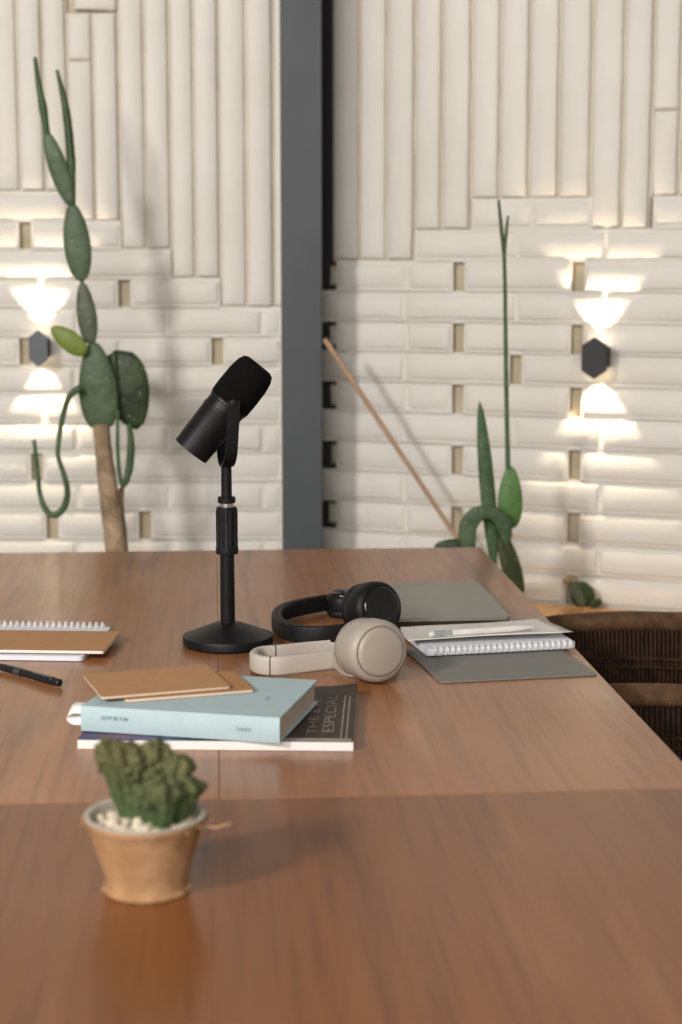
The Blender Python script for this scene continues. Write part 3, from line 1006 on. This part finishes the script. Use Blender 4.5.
def headphones(name, label, band_px, bh, cups, mats, seams, lift=None, th=0.009):
    base = onz(*band_px[len(band_px) // 2])
    cen = Vector((cups[0][0].x, cups[0][0].y, TZ))
    t = thing(name, label, 'headphones', cen)
    pts = catmull([onz(x, y) - cen for x, y in band_px], 6)
    n = len(pts)
    ths = [th * (0.65 + 0.75 * sin(PI * i / (n - 1)) ** 2) for i in range(n)]
    hs = [bh * (0.95 + 0.05 * sin(PI * i / (n - 1))) for i in range(n)]
    for i, p in enumerate(pts):
        p.z = (lift[0] + (lift[1] - lift[0]) * abs(i / (n - 1) * 2 - 1) ** 2) if lift else 0.001
    bm = BM(); strip(bm, pts, bh, th, round_=0.38, th_list=ths, h_list=hs); hb = obj('headband', bm, mats['band'], t, ang=60)
    # seams where the padded crown meets the sliders
    for fr in seams:
        k = int(fr * (n - 1))
        tt = (pts[k + 1] - pts[k - 1]).normalized()
        bm = BM()
        strip(bm, [pts[k] - tt * 0.0009, pts[k] + tt * 0.0009], bh * 1.0, ths[k] + 0.0008, round_=0.38, h_list=[hs[k] + 0.0006] * 2)
        obj('band_seam', bm, mats['seam'], hb)
    for ci, (c, nrm, r, up, (tk, pad)) in enumerate(cups):
        c = c - cen
        nrm = Vector(nrm).normalized()
        bm = BM()
        superellipse_cup(bm, [(r * 0.80, -0.016 * tk), (r * 0.96, -0.015 * tk), (r * 1.0, -0.010 * tk), (r * 1.0, -0.002), (r * 0.985, 0.004), (r * 0.93, 0.0085), (r * 0.84, 0.0105), (r * 0.82, 0.0095)], c, nrm, up)
        cup = obj('ear_cup', bm, mats['cup'], t, ang=50)
        bm = BM()
        superellipse_cup(bm, [(r * 0.83, 0.0088), (r * 0.815, 0.0094), (r * 0.79, 0.0096)], c, nrm, up)
        obj('trim_ring', bm, mats['seam'], cup)
        bm = BM()
        superellipse_cup(bm, [(r * 0.79, 0.0088), (r * 0.785, 0.0112), (r * 0.745, 0.0135), (r * 0.66, 0.0148), (0.0, 0.0152)], c, nrm, up)
        obj('cover_plate', bm, mats['plate'], cup, ang=60)
        bm = BM()
        superellipse_cup(bm, [(r * 0.55, -0.016 * tk), (r * 0.58, -0.016 * tk - 0.014 * pad), (r * 0.70, -0.016 * tk - 0.0205 * pad), (r * 0.86, -0.016 * tk - 0.020 * pad), (r * 0.95, -0.016 * tk - 0.014 * pad), (r * 0.96, -0.016 * tk - 0.006 * pad), (r * 0.88, -0.0155 * tk)], c, nrm, up)
        obj('ear_cushion', bm, mats['cushion'], cup, ang=60)
        bm = BM()
        superellipse_cup(bm, [(0.0, -0.0165 * tk - 0.001), (r * 0.56, -0.0165 * tk - 0.001)], c, nrm, up)
        obj('ear_cloth', bm, mats['seam'], cup)
        # yoke arm from the band end to the cup
        end = pts[0] if ci == 0 else pts[-1]
        e2 = end + Zu * (bh / 2)
        side = c - nrm * 0.006
        u = (Vector(up) - nrm * Vector(up).dot(nrm)).normalized()
        s = nrm.cross(u)
        toward = (e2 - side); toward -= nrm * toward.dot(nrm); toward.normalize()
        rimp = side + toward * (r * 0.98)
        bm = BM()
        mid = (e2 + rimp) / 2 + Vector((0, 0, 0.0))
        strip(bm, catmull([e2 - Zu * bh * .36, mid - Zu * bh * .36, rimp - Zu * bh * .36 + toward * -0.012], 5), bh * 0.72, th * 0.7, round_=0.35)
        obj('slider_arm', bm, mats['cup'], t, ang=60)
    return t

# beige pair
Db = (onz(370, 685) - CAM).dot(Fh)
cB = at(377, 653, Db + 0.004); cB.z = TZ + 0.0452
nB = Rt * sin(rad(29)) - Fh * cos(rad(29)) + Zu * 0.08
cB2 = onz(338, 651, TZ + 0.0); cB2 = Vector((cB2.x, cB2.y, TZ + 0.0)) + Rt * 0.048 - Fh * 0.080 + Zu * 0.0245
headphones('headphones', 'warm grey over-ear headphones lying in front of the black pair', [(333, 671), (305, 674), (278, 676.5), (260, 675), (254, 670.5), (261, 666), (283, 664), (308, 661.5), (330, 660)], 0.0265,
           [(cB, nB, 0.0440, Zu, (1.9, 0.8)), (cB2, Zu, 0.036, Fh, (0.8, 0.55))],
           dict(band=MT['beige_light'], cup=MT['beige'], plate=MT['beige'], cushion=MT['beige_soft'], seam=MT['beige_dark']), (0.30, 0.72), lift=(0.0010, 0.003))
# black pair
cK = at(377, 617, 2.47); cK.z = TZ + 0.0470
nK = Rt * sin(rad(38)) - Fh * cos(rad(38)) + Zu * 0.20
cK2 = onz(345, 612); cK2 = Vector((cK2.x, cK2.y, TZ)) + Rt * 0.000 + Zu * 0.0250 - Fh * 0.032
headphones('headphones', 'black over-ear headphones beside the laptop, behind the warm grey pair', [(347, 644), (320, 646), (297, 644), (281, 637), (276.5, 629), (283, 622), (300, 617), (322, 613.5), (342, 611)], 0.0275,
           [(cK, nK, 0.0425, Zu, (1.4, 0.9)), (cK2, Zu, 0.030, Fh, (0.8, 0.55))],
           dict(band=MT['black_leather'], cup=MT['black_soft'], plate=MT['black_gloss'], cushion=MT['black_leather'], seam=MT['black']), (0.2, 0.8), lift=(0.001, 0.004), th=0.011)

# ------------------------------------------------------------------ small potted cactus
pc0 = onz(147, 889)
Dp = (pc0 - CAM).dot(Fh)
pp = FPX / Dp
pot = thing('potted_cactus', 'small crested cactus in a brown coir-wrapped pot topped with white pebbles', 'potted plant', (pc0.x, pc0.y, TZ), -YAW)
hz = at(147, 814, Dp).z - TZ
rb, rt = 41.5 / pp, 63.0 / pp * 0.985
bm = BM()
def ragged(t, h): return 1 + 0.018 * noise.noise(Vector((cos(t) * 3, sin(t) * 3, h * 60))) + 0.010 * noise.noise(Vector((cos(t) * 14, sin(t) * 14, h * 120)))
lathe(bm, [(rb * 0.9, 0.0005), (rb * 1.06, 0.0012), (rb * 1.04, 0.006), (rb * 1.02, 0.010)] + [(rb + (rt - rb) * k, 0.010 + (hz - 0.014) * k) for k in (0.15, 0.3, 0.45, 0.6, 0.75, 0.9)] + [(rt * 1.0, hz - 0.006), (rt * 1.03, hz - 0.004), (rt * 1.03, hz - 0.001), (rt * 0.985, hz - 0.001)], 96, rfun=ragged, caps=False)
wrap = obj('coir_wrap', bm, MT['burlap'], pot, ang=60)
bm = BM()
lathe(bm, [(rt * 0.93, hz - 0.010), (rt * 1.0, hz - 0.001), (rt * 1.02, hz + 0.0012), (rt * 0.99, hz + 0.002), (rt * 0.93, hz + 0.0008), (rt * 0.915, hz - 0.010), (0.0, hz - 0.011)], 72, caps=False)
obj('pot_rim', bm, MT['pot_lip'], pot, ang=60)
# frayed fibres at foot and lip
for i in range(70):
    t_ = random.uniform(0, 2 * PI)
    low = i < 46
    r0 = rb * 1.05 if low else rt * 1.03
    z0 = 0.004 if low else hz - 0.004
    p = Vector((r0 * cos(t_), r0 * sin(t_), z0))
    dr = Vector((cos(t_), sin(t_), 0)); tg = Vector((-sin(t_), cos(t_), 0))
    Lf = random.uniform(0.003, 0.007)
    q = p + dr * Lf * 0.6 + tg * random.uniform(-1, 1) * Lf + Zu * (random.uniform(-0.0030, 0.001) if low else random.uniform(-0.005, 0.002))
    bm = BM(); tube(bm, [p - dr * 0.002, (p + q) / 2 + Zu * 0.0005, q], [0.0006, 0.0006, 0.0003], 4); obj('fibre', bm, MT['fibre'], wrap)
bm = BM()
p0 = Vector((rt * 0.98, -0.012, hz - 0.006))
tube(bm, catmull([p0, p0 + Vector((0.010, -0.004, -0.001)), p0 + Vector((0.018, -0.006, 0.002)), p0 + Vector((0.025, -0.008, 0.004))], 4), 0.0006, 5); obj('fibre', bm, MT['fibre'], wrap)
# pebbles
peb = BM(); bmesh.ops.create_icosphere(peb, subdivisions=2, radius=1)
for v in peb.verts: v.co *= 1 + 0.22 * noise.noise(v.co * 1.3 + Vector((3, 1, 7)))
peb0 = None
spots = []
for i in range(1200):
    r_ = rt * 0.79 * math.sqrt(random.random()); t_ = random.uniform(0, 2 * PI)
    x, y = r_ * cos(t_), r_ * sin(t_)
    if all((x - a) ** 2 + (y - b) ** 2 > 0.0078 ** 2 for a, b in spots): spots.append((x, y))
for i, (x, y) in enumerate(spots[:85]):
    if peb0 is None:
        o = obj('pebble', peb, MT['pebble'], pot); peb0 = o
    else:
        o = peb0.copy(); COL.objects.link(o)
    k = random.uniform(0.0046, 0.0068)
    o.location = (x, y, hz - 0.0085 + random.uniform(-0.001, 0.003))
    o.scale = (k * random.uniform(0.8, 1.3), k * random.uniform(0.8, 1.2), k * 0.8)
    o.rotation_euler = (random.uniform(0, 1), random.uniform(0, 1), random.uniform(0, 6))
# crested stems
def crest(x, y, lean, h, r, n, seed, topw):
    """one ribbed stem that flares into a lumpy crown"""
    bm = BM()
    prof = []
    for i in range(13):
        k = i / 12
        prof.append(k)
    rings = []
    seg = 40
    for k in prof:
        rr = r * (0.62 + (topw - 0.62) * k ** 1.3) * (1 if k < 0.86 else math.sqrt(max(0.0, 1 - ((k - 0.86) / 0.15) ** 2)))
        c_ = Vector((x + lean[0] * k, y + lean[1] * k, hz - 0.010 + h * k))
        ring = []
        for s_ in range(seg):
            t_ = 2 * PI * s_ / seg
            rib = 1 + 0.13 * cos(n * t_ + seed) * (0.4 + 0.6 * k)
            lump = 1 + (0.10 + 0.26 * k) * noise.noise(Vector((cos(t_) * 2.1 + seed, sin(t_) * 2.1, k * 3.0)))
            zz = 0.008 * k * k * noise.noise(Vector((cos(t_) * 1.8, sin(t_) * 1.8 + seed, 4)))
            ring.append(bm.verts.new(c_ + Vector((cos(t_) * rr * rib * lump, sin(t_) * rr * rib * lump * 0.85, zz))))
        rings.append(ring)
    for p, q in zip(rings, rings[1:]):
        for s_ in range(seg):
            j = (s_ + 1) % seg
            bm.faces.new((p[s_], p[j], q[j], q[s_]))
    tv = bm.verts.new(Vector((x + lean[0], y + lean[1], hz - 0.010 + h * 1.01)))
    for s_ in range(seg): bm.faces.new((rings[-1][s_], rings[-1][(s_ + 1) % seg], tv))
    bm.faces.new(rings[0][::-1])
    # knobs along the crest
    for q in range(11):
        t_ = random.uniform(0, 2 * PI); k = random.uniform(0.55, 0.97)
        rr = r * topw * (0.9 if k < 0.85 else 0.6)
        cpt = Vector((x + lean[0] * k + cos(t_) * rr, y + lean[1] * k + sin(t_) * rr * 0.85, hz - 0.010 + h * k))
        ret = bmesh.ops.create_icosphere(bm, subdivisions=2, radius=random.uniform(0.0028, 0.0048), matrix=Matrix.Translation(cpt))
        for v in ret['verts']: v.co += Vector((0, 0, 0.0015)) * noise.noise(v.co * 300)
    return obj('cactus_stem', bm, MT['crested'], pot, ang=70)
m = 1 / pp
crest(-16 * m, 6 * m, (-20 * m, 2 * m, 0), 0.0749, 0.0142, 7, 0.3, 1.25)
crest(-9 * m, 4 * m, (-7 * m, 8 * m, 0), 0.0706, 0.0131, 6, 1.7, 1.2)
crest(2 * m, 8 * m, (8 * m, 8 * m, 0), 0.0728, 0.0126, 7, 2.9, 1.15)
crest(17 * m, 6 * m, (18 * m, 4 * m, 0), 0.0621, 0.0131, 6, 4.1, 1.2)
crest(17 * m, -20 * m, (2 * m, -3 * m, 0), 0.0449, 0.0158, 9, 5.2, 1.35)
crest(30 * m, -4 * m, (16 * m, 0, 0), 0.0428, 0.0126, 6, 6.6, 1.25)
crest(3 * m, -12 * m, (1 * m, 2 * m, 0), 0.034, 0.0085, 6, 7.9, 1.2)

# ------------------------------------------------------------------ ledge along the right wall
zl = WR.uz(600, 607)[1]
t = thing('wall_bench', 'pale wooden bench top running along the foot of the right brick wall', 'bench', WR.pt(0.70, 0.0, 0), WR.ang)
bm = BM(); box(bm, (1.65, 0.24, 0.035), (0.275, -0.13, zl - 0.0175)); obj('bench_top', bm, MT['ledge'], t, bevel=0.003)
for x in (-0.5, 0.25, 0.95):
    bm = BM(); box(bm, (0.05, 0.20, zl - 0.035), (x, -0.13, (zl - 0.035) / 2)); obj('support', bm, MT['leg_wood'], t)

# ------------------------------------------------------------------ opuntia plants
def pad(parent, name, pb, pt_, width, mat, org, thick=0.016, face=None, twist=0.0, shape=0.0, bend=0.0):
    """flat oval cactus joint from base point pb to tip pt_"""
    a = (pt_ - pb); L = a.length; a.normalize()
    n = face or -Fh
    n = (n - a * n.dot(a)).normalized()
    if twist: n = Matrix.Rotation(twist, 3, a) @ n
    s = a.cross(n)
    bm = BM(); seg, N = 24, 16
    rings = []
    for i in range(1, N):
        k = i / N
        prof = sin(PI * k ** (0.85 + shape)) ** 0.54
        cpt = pb + a * L * k + n * bend * sin(PI * k) - org
        rings.append([bm.verts.new(cpt + s * width / 2 * prof * cos(2 * PI * q / seg) + n * thick / 2 * (0.35 + 0.65 * prof) * prof ** 0.5 * sin(2 * PI * q / seg)) for q in range(seg)])
    for p, q in zip(rings, rings[1:]):
        for k in range(seg): bm.faces.new((p[k], p[(k + 1) % seg], q[(k + 1) % seg], q[k]))
    v0 = bm.verts.new(pb - org); v1 = bm.verts.new(pt_ - org)
    for k in range(seg):
        bm.faces.new((v0, rings[0][(k + 1) % seg], rings[0][k]))
        bm.faces.new((v1, rings[-1][k], rings[-1][(k + 1) % seg]))
    return obj(name, bm, mat, parent, ang=80)

def stem(parent, name, pix, D, rpx, mat, org, seg=10, dd=None, n=6):
    pts = [at(x, y, D + (dd[i] if dd else 0)) - org for i, (x, y) in enumerate(pix)]
    pts = catmull(pts, n)
    r = lerp_list([q * D / FPX for q in rpx], len(pts))
    for i, p in enumerate(pts):
        r[i] *= 1 + 0.10 * noise.noise(p * 40)
    bm = BM(); tube(bm, pts, r, seg)
    return obj(name, bm, mat, parent, ang=80)

def planter(parent, z0, r, h, mat=None):
    bm = BM(); lathe(bm, [(r * 0.72, z0), (r * 0.75, z0 + 0.002), (r, z0 + h * 0.82), (r * 1.08, z0 + h * 0.84), (r * 1.08, z0 + h), (r * 0.95, z0 + h), (r * 0.93, z0 + h * 0.9)], 40); obj('plant_pot', bm, mat or MT['terracotta'], parent)
    bm = BM(); lathe(bm, [(r * 0.94, z0 + h * 0.91), (0.0, z0 + h * 0.93)], 40, caps=False); obj('soil', bm, MT['soil'], parent)

DC = 3.78
g0 = at(124, 640, DC)
org = Vector((g0.x, g0.y, 0))
cac = thing('opuntia_cactus', 'tall paddle cactus with a bare woody trunk before the left brick wall', 'cactus', org)
planter(cac, 0.0, 0.14, 0.52)
stem(cac, 'trunk', [(126, 650), (120, 580), (114, 530), (107, 480), (103, 445), (101, 424)], DC, [12, 11.5, 11, 9.5, 8.5, 9], MT['bark'], org, 14)
stem(cac, 'trunk', [(124, 645), (123, 580), (121, 535), (120, 505), (122, 487)], DC + 0.03, [8, 7, 6, 4, 2.5], MT['bark'], org, 10)
pd = lambda a, b, w, m, D=DC, **k: pad(cac, 'cactus_pad', at(a[0], a[1], D), at(b[0], b[1], D), w * D / FPX, MT[m], org, **k)
pd((102, 432), (93, 340), 39, 'pad', thick=0.022, shape=-0.10)
pd((91, 346), (82, 281), 20, 'pad_grey', shape=0.0, thick=0.018)
pd((82, 283), (72, 202), 27, 'pad', shape=0.05, thick=0.016)
pd((72, 208), (45, 129), 19, 'pad', shape=0.1, thick=0.012)
pd((87, 354), (51, 327), 21, 'pad_yellow', DC - 0.02, shape=0.0)
pd((116, 350), (137, 430), 48, 'pad_dark', DC + 0.03, shape=-0.12, thick=0.020)
pd((112, 404), (114, 350), 12, 'pad_dark', DC + 0.02)
stem(cac, 'young_shoot', [(47, 134), (43, 108), (38, 80), (35, 57)], DC, [3.2, 4.2, 2.8, 1.6], MT['stem_dark'], org)
stem(cac, 'young_shoot', [(73, 208), (71, 160), (66, 110), (57, 70)], DC + 0.01, [2.6, 4.6, 4.0, 1.6], MT['stem_dark'], org)
stem(cac, 'hanging_shoot', [(80, 388), (69, 397), (62, 420), (58, 446), (58.5, 458), (64, 475), (67.5, 492), (64, 507), (55, 515), (46, 510), (40, 494), (37.5, 470), (34, 440)], DC - 0.03, [3.6, 3.2, 2.8, 2.4, 2.2, 2.8, 3.2, 3.4, 3.4, 3.2, 2.6, 2.4, 2.0], MT['stem_green'], org)
stem(cac, 'hanging_shoot', [(129, 424), (131, 445), (129, 470), (123, 486), (119, 470), (117.5, 440), (118, 410)], DC + 0.0, [2.6, 3.8, 4.0, 2.4, 2.2, 2.0, 1.6], MT['stem_green'], org)

DR = 3.80
g1 = at(517, 640, DR)
pR = WR.pt(WR.uz(517, 600)[0], 0.40, zl)
DR = (pR - CAM).dot(Fh)
g1 = at(517, 600, DR)
org2 = Vector((g1.x, g1.y, 0.0))
cr_ = thing('opuntia_cactus', 'slender cactus with one tall thin shoot growing near the right wall lamp', 'cactus', org2)
planter(cr_, 0.0, 0.095, 0.36)
stem(cr_, 'trunk', [(517, 720), (518, 660), (518, 600)], DR, [11, 10, 9], MT['bark'], org2, 12)
q = lambda a, b, w, m, D=DR, **k: pad(cr_, 'cactus_pad', at(a[0], a[1], D), at(b[0], b[1], D), w * D / FPX, MT[m], org2, **k)
q((521, 600), (499, 526), 21, 'pad_brown', thick=0.016, twist=0.3)
q((505, 545), (510, 526), 9, 'pad_grey', DR - 0.012)
q((510, 530), (510.5, 465), 25, 'pad_fresh', thick=0.014, shape=-0.08)
q((476, 548), (434, 546), 17, 'pad_dark', DR + 0.02)
stem(cr_, 'tall_shoot', [(508, 470), (506.5, 400), (505.5, 330), (505, 285), (504, 252)], DR, [2.6, 2.3, 2.1, 2.0, 1.9], MT['stem_green'], org2)
stem(cr_, 'tall_shoot', [(504, 255), (501.5, 230), (498.5, 200)], DR, [1.8, 2.0, 1.4], MT['stem_dark'], org2)
stem(cr_, 'tall_shoot', [(504.3, 255), (506, 235), (508, 216)], DR, [1.7, 1.7, 1.2], MT['stem_dark'], org2)
# blade-like upright joint and the arching one
q((495, 575), (479.5, 400), 15.5, 'stem_green', DR - 0.01, thick=0.012, shape=0.12)
arch = [(472, 556), (467, 540), (468, 524), (476, 514), (487, 511), (497, 515), (503, 525), (506, 543)]
pts = catmull([at(x, y, DR - 0.03) - org2 for x, y in arch], 5)
bm = BM(); strip(bm, [p - Zu * 0.0 for p in pts], 0.034, 0.010, up=Vector((Fh.x, Fh.y, 0.0)) * -1, round_=0.45,
                 th_list=lerp_list([0.022, 0.036, 0.040, 0.036, 0.030, 0.034, 0.034, 0.012], len(pts)), h_list=lerp_list([0.010, 0.014, 0.014, 0.013, 0.012, 0.013, 0.012, 0.008], len(pts)))
o = obj('arching_pad', bm, MT['pad'], cr_, ang=60)

# little wilted plant on the bench
wp = WR.pt(WR.uz(584, 605)[0], 0.05, zl)
DW = (wp - CAM).dot(Fh)
wl_pt = at(584, 606, DW)
org3 = Vector((wp.x, wp.y, zl))
wl = thing('cactus_cutting', 'small dark leaning cactus cutting with a dry tip on the pale bench', 'plant', org3)
q = lambda a, b, w, m, D=DW, **k: pad(wl, 'cactus_pad', at(a[0], a[1], D), at(b[0], b[1], D), w * D / FPX, MT[m], org3, **k)
q((584, 606), (569, 580), 11, 'pad_grey', DW - 0.02, thick=0.010)
q((587, 606), (577, 581), 25, 'pad_dark', DW, thick=0.012, shape=-0.1)
q((589, 606), (602, 600), 10, 'pad_dark', DW + 0.0, thick=0.008)
q((567, 586), (572, 579), 15, 'dry_tip', DW - 0.015, thick=0.010)

# ------------------------------------------------------------------ rod
bot = WR.pt(WR.uz(484, 575)[0], 0.16, 0)
Dtop = 3.99
pt0 = at(324.5, 339, Dtop)
e1 = at(463, 547, 3.93)
dirv = (e1 - pt0)
ee_ = pt0 + dirv * ((zl + 0.004 - pt0.z) / dirv.z)
mid = (pt0 + ee_) / 2
org4 = Vector((ee_.x, ee_.y, zl))
bm = BM(); tube(bm, [pt0 - org4, pt0 + dirv * 0.02 - org4, mid - org4, ee_ - org4], [0.0060, 0.0066, 0.0058, 0.0050], 14)
rod = obj('wooden_rod', bm, MT['rod'], ang=60)
rod.location = org4
tag(rod, 'thin pale wooden rod leaning diagonally against the grey steel column', 'rod')

# ------------------------------------------------------------------ wall lamps
def sconce(label, wall, px, py, col, wpx, hpx):
    u, z = wall.uz(px, py)
    standoff = 0.062
    p = wall.pt(u, 0, z)
    Dd = (wall.pt(u, standoff, z) - CAM).dot(Fh)
    # the plate stands proud of the wall: find the wall spot behind the pixel of the plate
    u2 = (at(px, py, Dd) - wall.o).dot(wall.x)
    z2 = at(px, py, Dd).z
    t = thing('wall_lamp', label, 'wall lamp', wall.pt(u2, 0, z2), wall.ang, 'hexagonal wall lamps')
    w, h = wpx * Dd / FPX, hpx * Dd / FPX
    hexp = [(0, h / 2), (-w / 2, h * 0.30), (-w / 2, -h * 0.30), (0, -h / 2), (w / 2, -h * 0.30), (w / 2, h * 0.30)]
    bm = BM()
    lo = [bm.verts.new((x, -standoff, y)) for x, y in hexp]
    hi = [bm.verts.new((x, -standoff + 0.010, y)) for x, y in hexp]
    bm.faces.new(lo); bm.faces.new(hi[::-1])
    for i in range(6): bm.faces.new((lo[i], hi[i], hi[(i + 1) % 6], lo[(i + 1) % 6]))
    obj('front_plate', bm, col, t, bevel=0.001)
    bm = BM(); box(bm, (w * 0.86, 0.052, h * 0.5), (0, -0.027, 0)); obj('housing', bm, MT['black_soft'], t, bevel=0.002)
    for sz in (-1, 1):
        bm = BM(); lathe(bm, [(0.004, 0), (0.004, 0.003)], 12, (w * 0.43, -0.030, sz * h * 0.13), (1, 0, 0)); obj('screw', bm, MT['black'], t)
        bm = BM(); lathe(bm, [(w * 0.30, 0), (w * 0.30, 0.004), (w * 0.26, 0.007)], 20, (0, -0.028, sz * h * 0.25), (0, 0, sz)); obj('lamp_lens', bm, MT['lens'], t)
    for sz in (-1, 1):
        ld = bpy.data.lights.new('wall_lamp_light', 'SPOT')
        ld.energy = 6.5
        ld.color = (1.0, 0.80, 0.55)
        ld.spot_size = rad(74)
        ld.spot_blend = 0.35
        ld.shadow_soft_size = 0.006
        lo_ = link('wall_lamp_light', ld)
        lo_.parent = t
        lo_.location = (0, -0.030, sz * (h * 0.25 + 0.012))
        d_ = Vector((0, 0.22, sz)).normalized()
        lo_.rotation_euler = d_.to_track_quat('-Z', 'Y').to_euler()
    return t
def lens():
    t = NT('lit_lens')
    t.col((1, 0.9, 0.75, 1))
    t.b.inputs['Emission Color'].default_value = (1.0, 0.82, 0.58, 1)
    t.b.inputs['Emission Strength'].default_value = 12
    return t.m
MT['lens'] = lens()
MT['lamp_key_lit'] = simple('key_lit_lamp_plate', '#5a5d62', 0.5)  # lighter plate colour, with the light falling on this lamp painted in
MT['lamp_black'] = simple('black_lamp_plate', '#151513', 0.5)
sconce('hexagonal up-and-down wall lamp behind the tall paddle cactus', WL, 38, 348.5, MT['lamp_key_lit'], 18.5, 37)
sconce('black hexagonal up-and-down wall lamp right of the slender cactus', WR, 594.5, 358, MT['lamp_black'], 25.5, 42)

# ------------------------------------------------------------------ wicker tub chair
zr = 0.6955
yA = at(600, 614, 1).z
Dfar = FPX * 1.0
pf = onz(600, 614.5, zr); pn = onz(660, 689, zr)
cy = (pf.y + pn.y) / 2
Rc = (pf.y - pn.y) / 2 + 0.0
ch = thing('tub_chair', 'dark brown woven tub chair tucked against the right edge of the table', 'chair', (0.80, cy, 0), rad(-12))
def plan(s):
    """horseshoe: s in 0..1 from near arm front, round the back, to far arm front"""
    la = 0.32
    arc = PI * Rc
    tot = 2 * la + arc
    d_ = s * tot
    if d_ < la: return Vector((-la + d_, -Rc, 0)), d_ / la
    if d_ < la + arc:
        a_ = (d_ - la) / Rc
        return Vector((Rc * sin(a_), -Rc * cos(a_), 0)), 1
    d2 = d_ - la - arc
    return Vector((-d2, Rc, 0)), 1 - d2 / la
def rimz(s):
    p, k = plan(s)
    back = max(0, p.x) / Rc
    drop = max(0, 0.16 - min(s, 1 - s)) / 0.16
    return zr - 0.016 + 0.02 * back ** 2 - 0.022 * drop ** 2.2
NS = 120
bm = BM()
tube(bm, [plan(i / NS)[0] + Zu * rimz(i / NS) for i in range(NS + 1)], 0.0175, 14)
obj('woven_rim', bm, MT['wicker_rim'], ch, ang=80)
bm = BM()
cols = []
for i in range(NS + 1):
    p, k = plan(i / NS)
    cols.append([bm.verts.new(p * (0.99 - 0.10 * (1 - j / 6)) + Zu * (0.36 + (rimz(i / NS) - 0.005 - 0.36) * j / 6)) for j in range(7)])
for p, q in zip(cols, cols[1:]):
    for j in range(6): bm.faces.new((p[j], q[j], q[j + 1], p[j + 1]))
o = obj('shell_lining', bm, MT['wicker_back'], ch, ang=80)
so = o.modifiers.new('solid', 'SOLIDIFY'); so.thickness = 0.008; so.offset = 0
bm = BM()
NSt = 190
for i in range(NSt):
    s_ = (i + 0.5) / NSt
    p, k = plan(s_)
    for off in (1.012, 0.962):
        pts = []
        for j in range(6):
            v = p * (off - 0.10 * (1 - j / 5)) + Zu * (0.36 + (rimz(s_) - 0.008 - 0.36) * j / 5)
            pts.append(v)
        tube(bm, pts, 0.0031, 5, caps=False)
for zz in (0.40, 0.52, 0.60, 0.615):
    for off in (1.03, 0.945):
        pts = []
        for i in range(0, 241):
            s_ = i / 240
            p, k = plan(s_)
            f = (zz - 0.36) / (rimz(s_) - 0.36)
            wv = 0.006 * (1 if i % 2 else -1)
            pts.append(p * (off - 0.10 * (1 - f) + wv) + Zu * zz)
        tube(bm, pts, 0.003, 5, caps=False)
obj('woven_shell', bm, MT['wicker'], ch, ang=80)
bm = BM(); prism(bm, [(x, y) for x, y in [(-0.27, -Rc * 0.86), (0.0, -Rc * 0.88)] + [(Rc * 0.88 * sin(PI * i / 12), -Rc * 0.88 * cos(PI * i / 12)) for i in range(1, 12)] + [(0.0, Rc * 0.88), (-0.27, Rc * 0.86)]], 0.40, 0.43); obj('seat', bm, MT['wicker'], ch, bevel=0.006)
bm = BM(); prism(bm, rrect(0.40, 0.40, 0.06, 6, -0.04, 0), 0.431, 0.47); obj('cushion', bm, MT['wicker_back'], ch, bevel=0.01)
for lx, ly in ((-0.23, -0.19), (-0.23, 0.19), (0.15, -0.14), (0.15, 0.14)):
    bm = BM(); tube(bm, [(lx * 1.1, ly * 1.1, 0.0), (lx, ly, 0.41)], [0.011, 0.015], 12); obj('leg', bm, MT['leg_wood'], ch)

# ------------------------------------------------------------------ light
w_ = bpy.data.worlds.new('world'); SC.world = w_; w_.use_nodes = True
nt = w_.node_tree
bg = nt.nodes['Background']
tc = nt.nodes.new('ShaderNodeTexCoord'); sxyz = nt.nodes.new('ShaderNodeSeparateXYZ'); rp = nt.nodes.new('ShaderNodeValToRGB')
nt.links.new(tc.outputs['Generated'], sxyz.inputs[0]); nt.links.new(sxyz.outputs['Z'], rp.inputs['Fac'])
rp.color_ramp.elements[0].position = 0.0; rp.color_ramp.elements[0].color = (0.50, 0.45, 0.40, 1)
rp.color_ramp.elements[1].position = 0.9; rp.color_ramp.elements[1].color = (0.20, 0.185, 0.17, 1)
nt.links.new(rp.outputs['Color'], bg.inputs['Color'])
bg.inputs['Strength'].default_value = 0.85

def area(name, loc, target, sx, sy, energy, color):
    ld = bpy.data.lights.new(name, 'AREA')
    ld.shape = 'RECTANGLE'; ld.size = sx; ld.size_y = sy
    ld.energy = energy; ld.color = color
    o = link(name, ld)
    o.location = loc
    o.rotation_euler = (Vector(target) - Vector(loc)).to_track_quat('-Z', 'Y').to_euler()
    return o
area('window_light', (-3.0, -1.2, 3.2), (0.1, 3.6, 1.1), 0.55, 0.55, 235, (1.0, 0.975, 0.95))
area('soft_fill', (-1.0, -2.5, 2.6), (0.2, 3.0, 0.9), 3.0, 2.0, 215, (1.0, 0.98, 0.96))

SC.view_settings.view_transform = 'Standard'
SC.view_settings.look = 'None'
SC.view_settings.exposure = -0.38
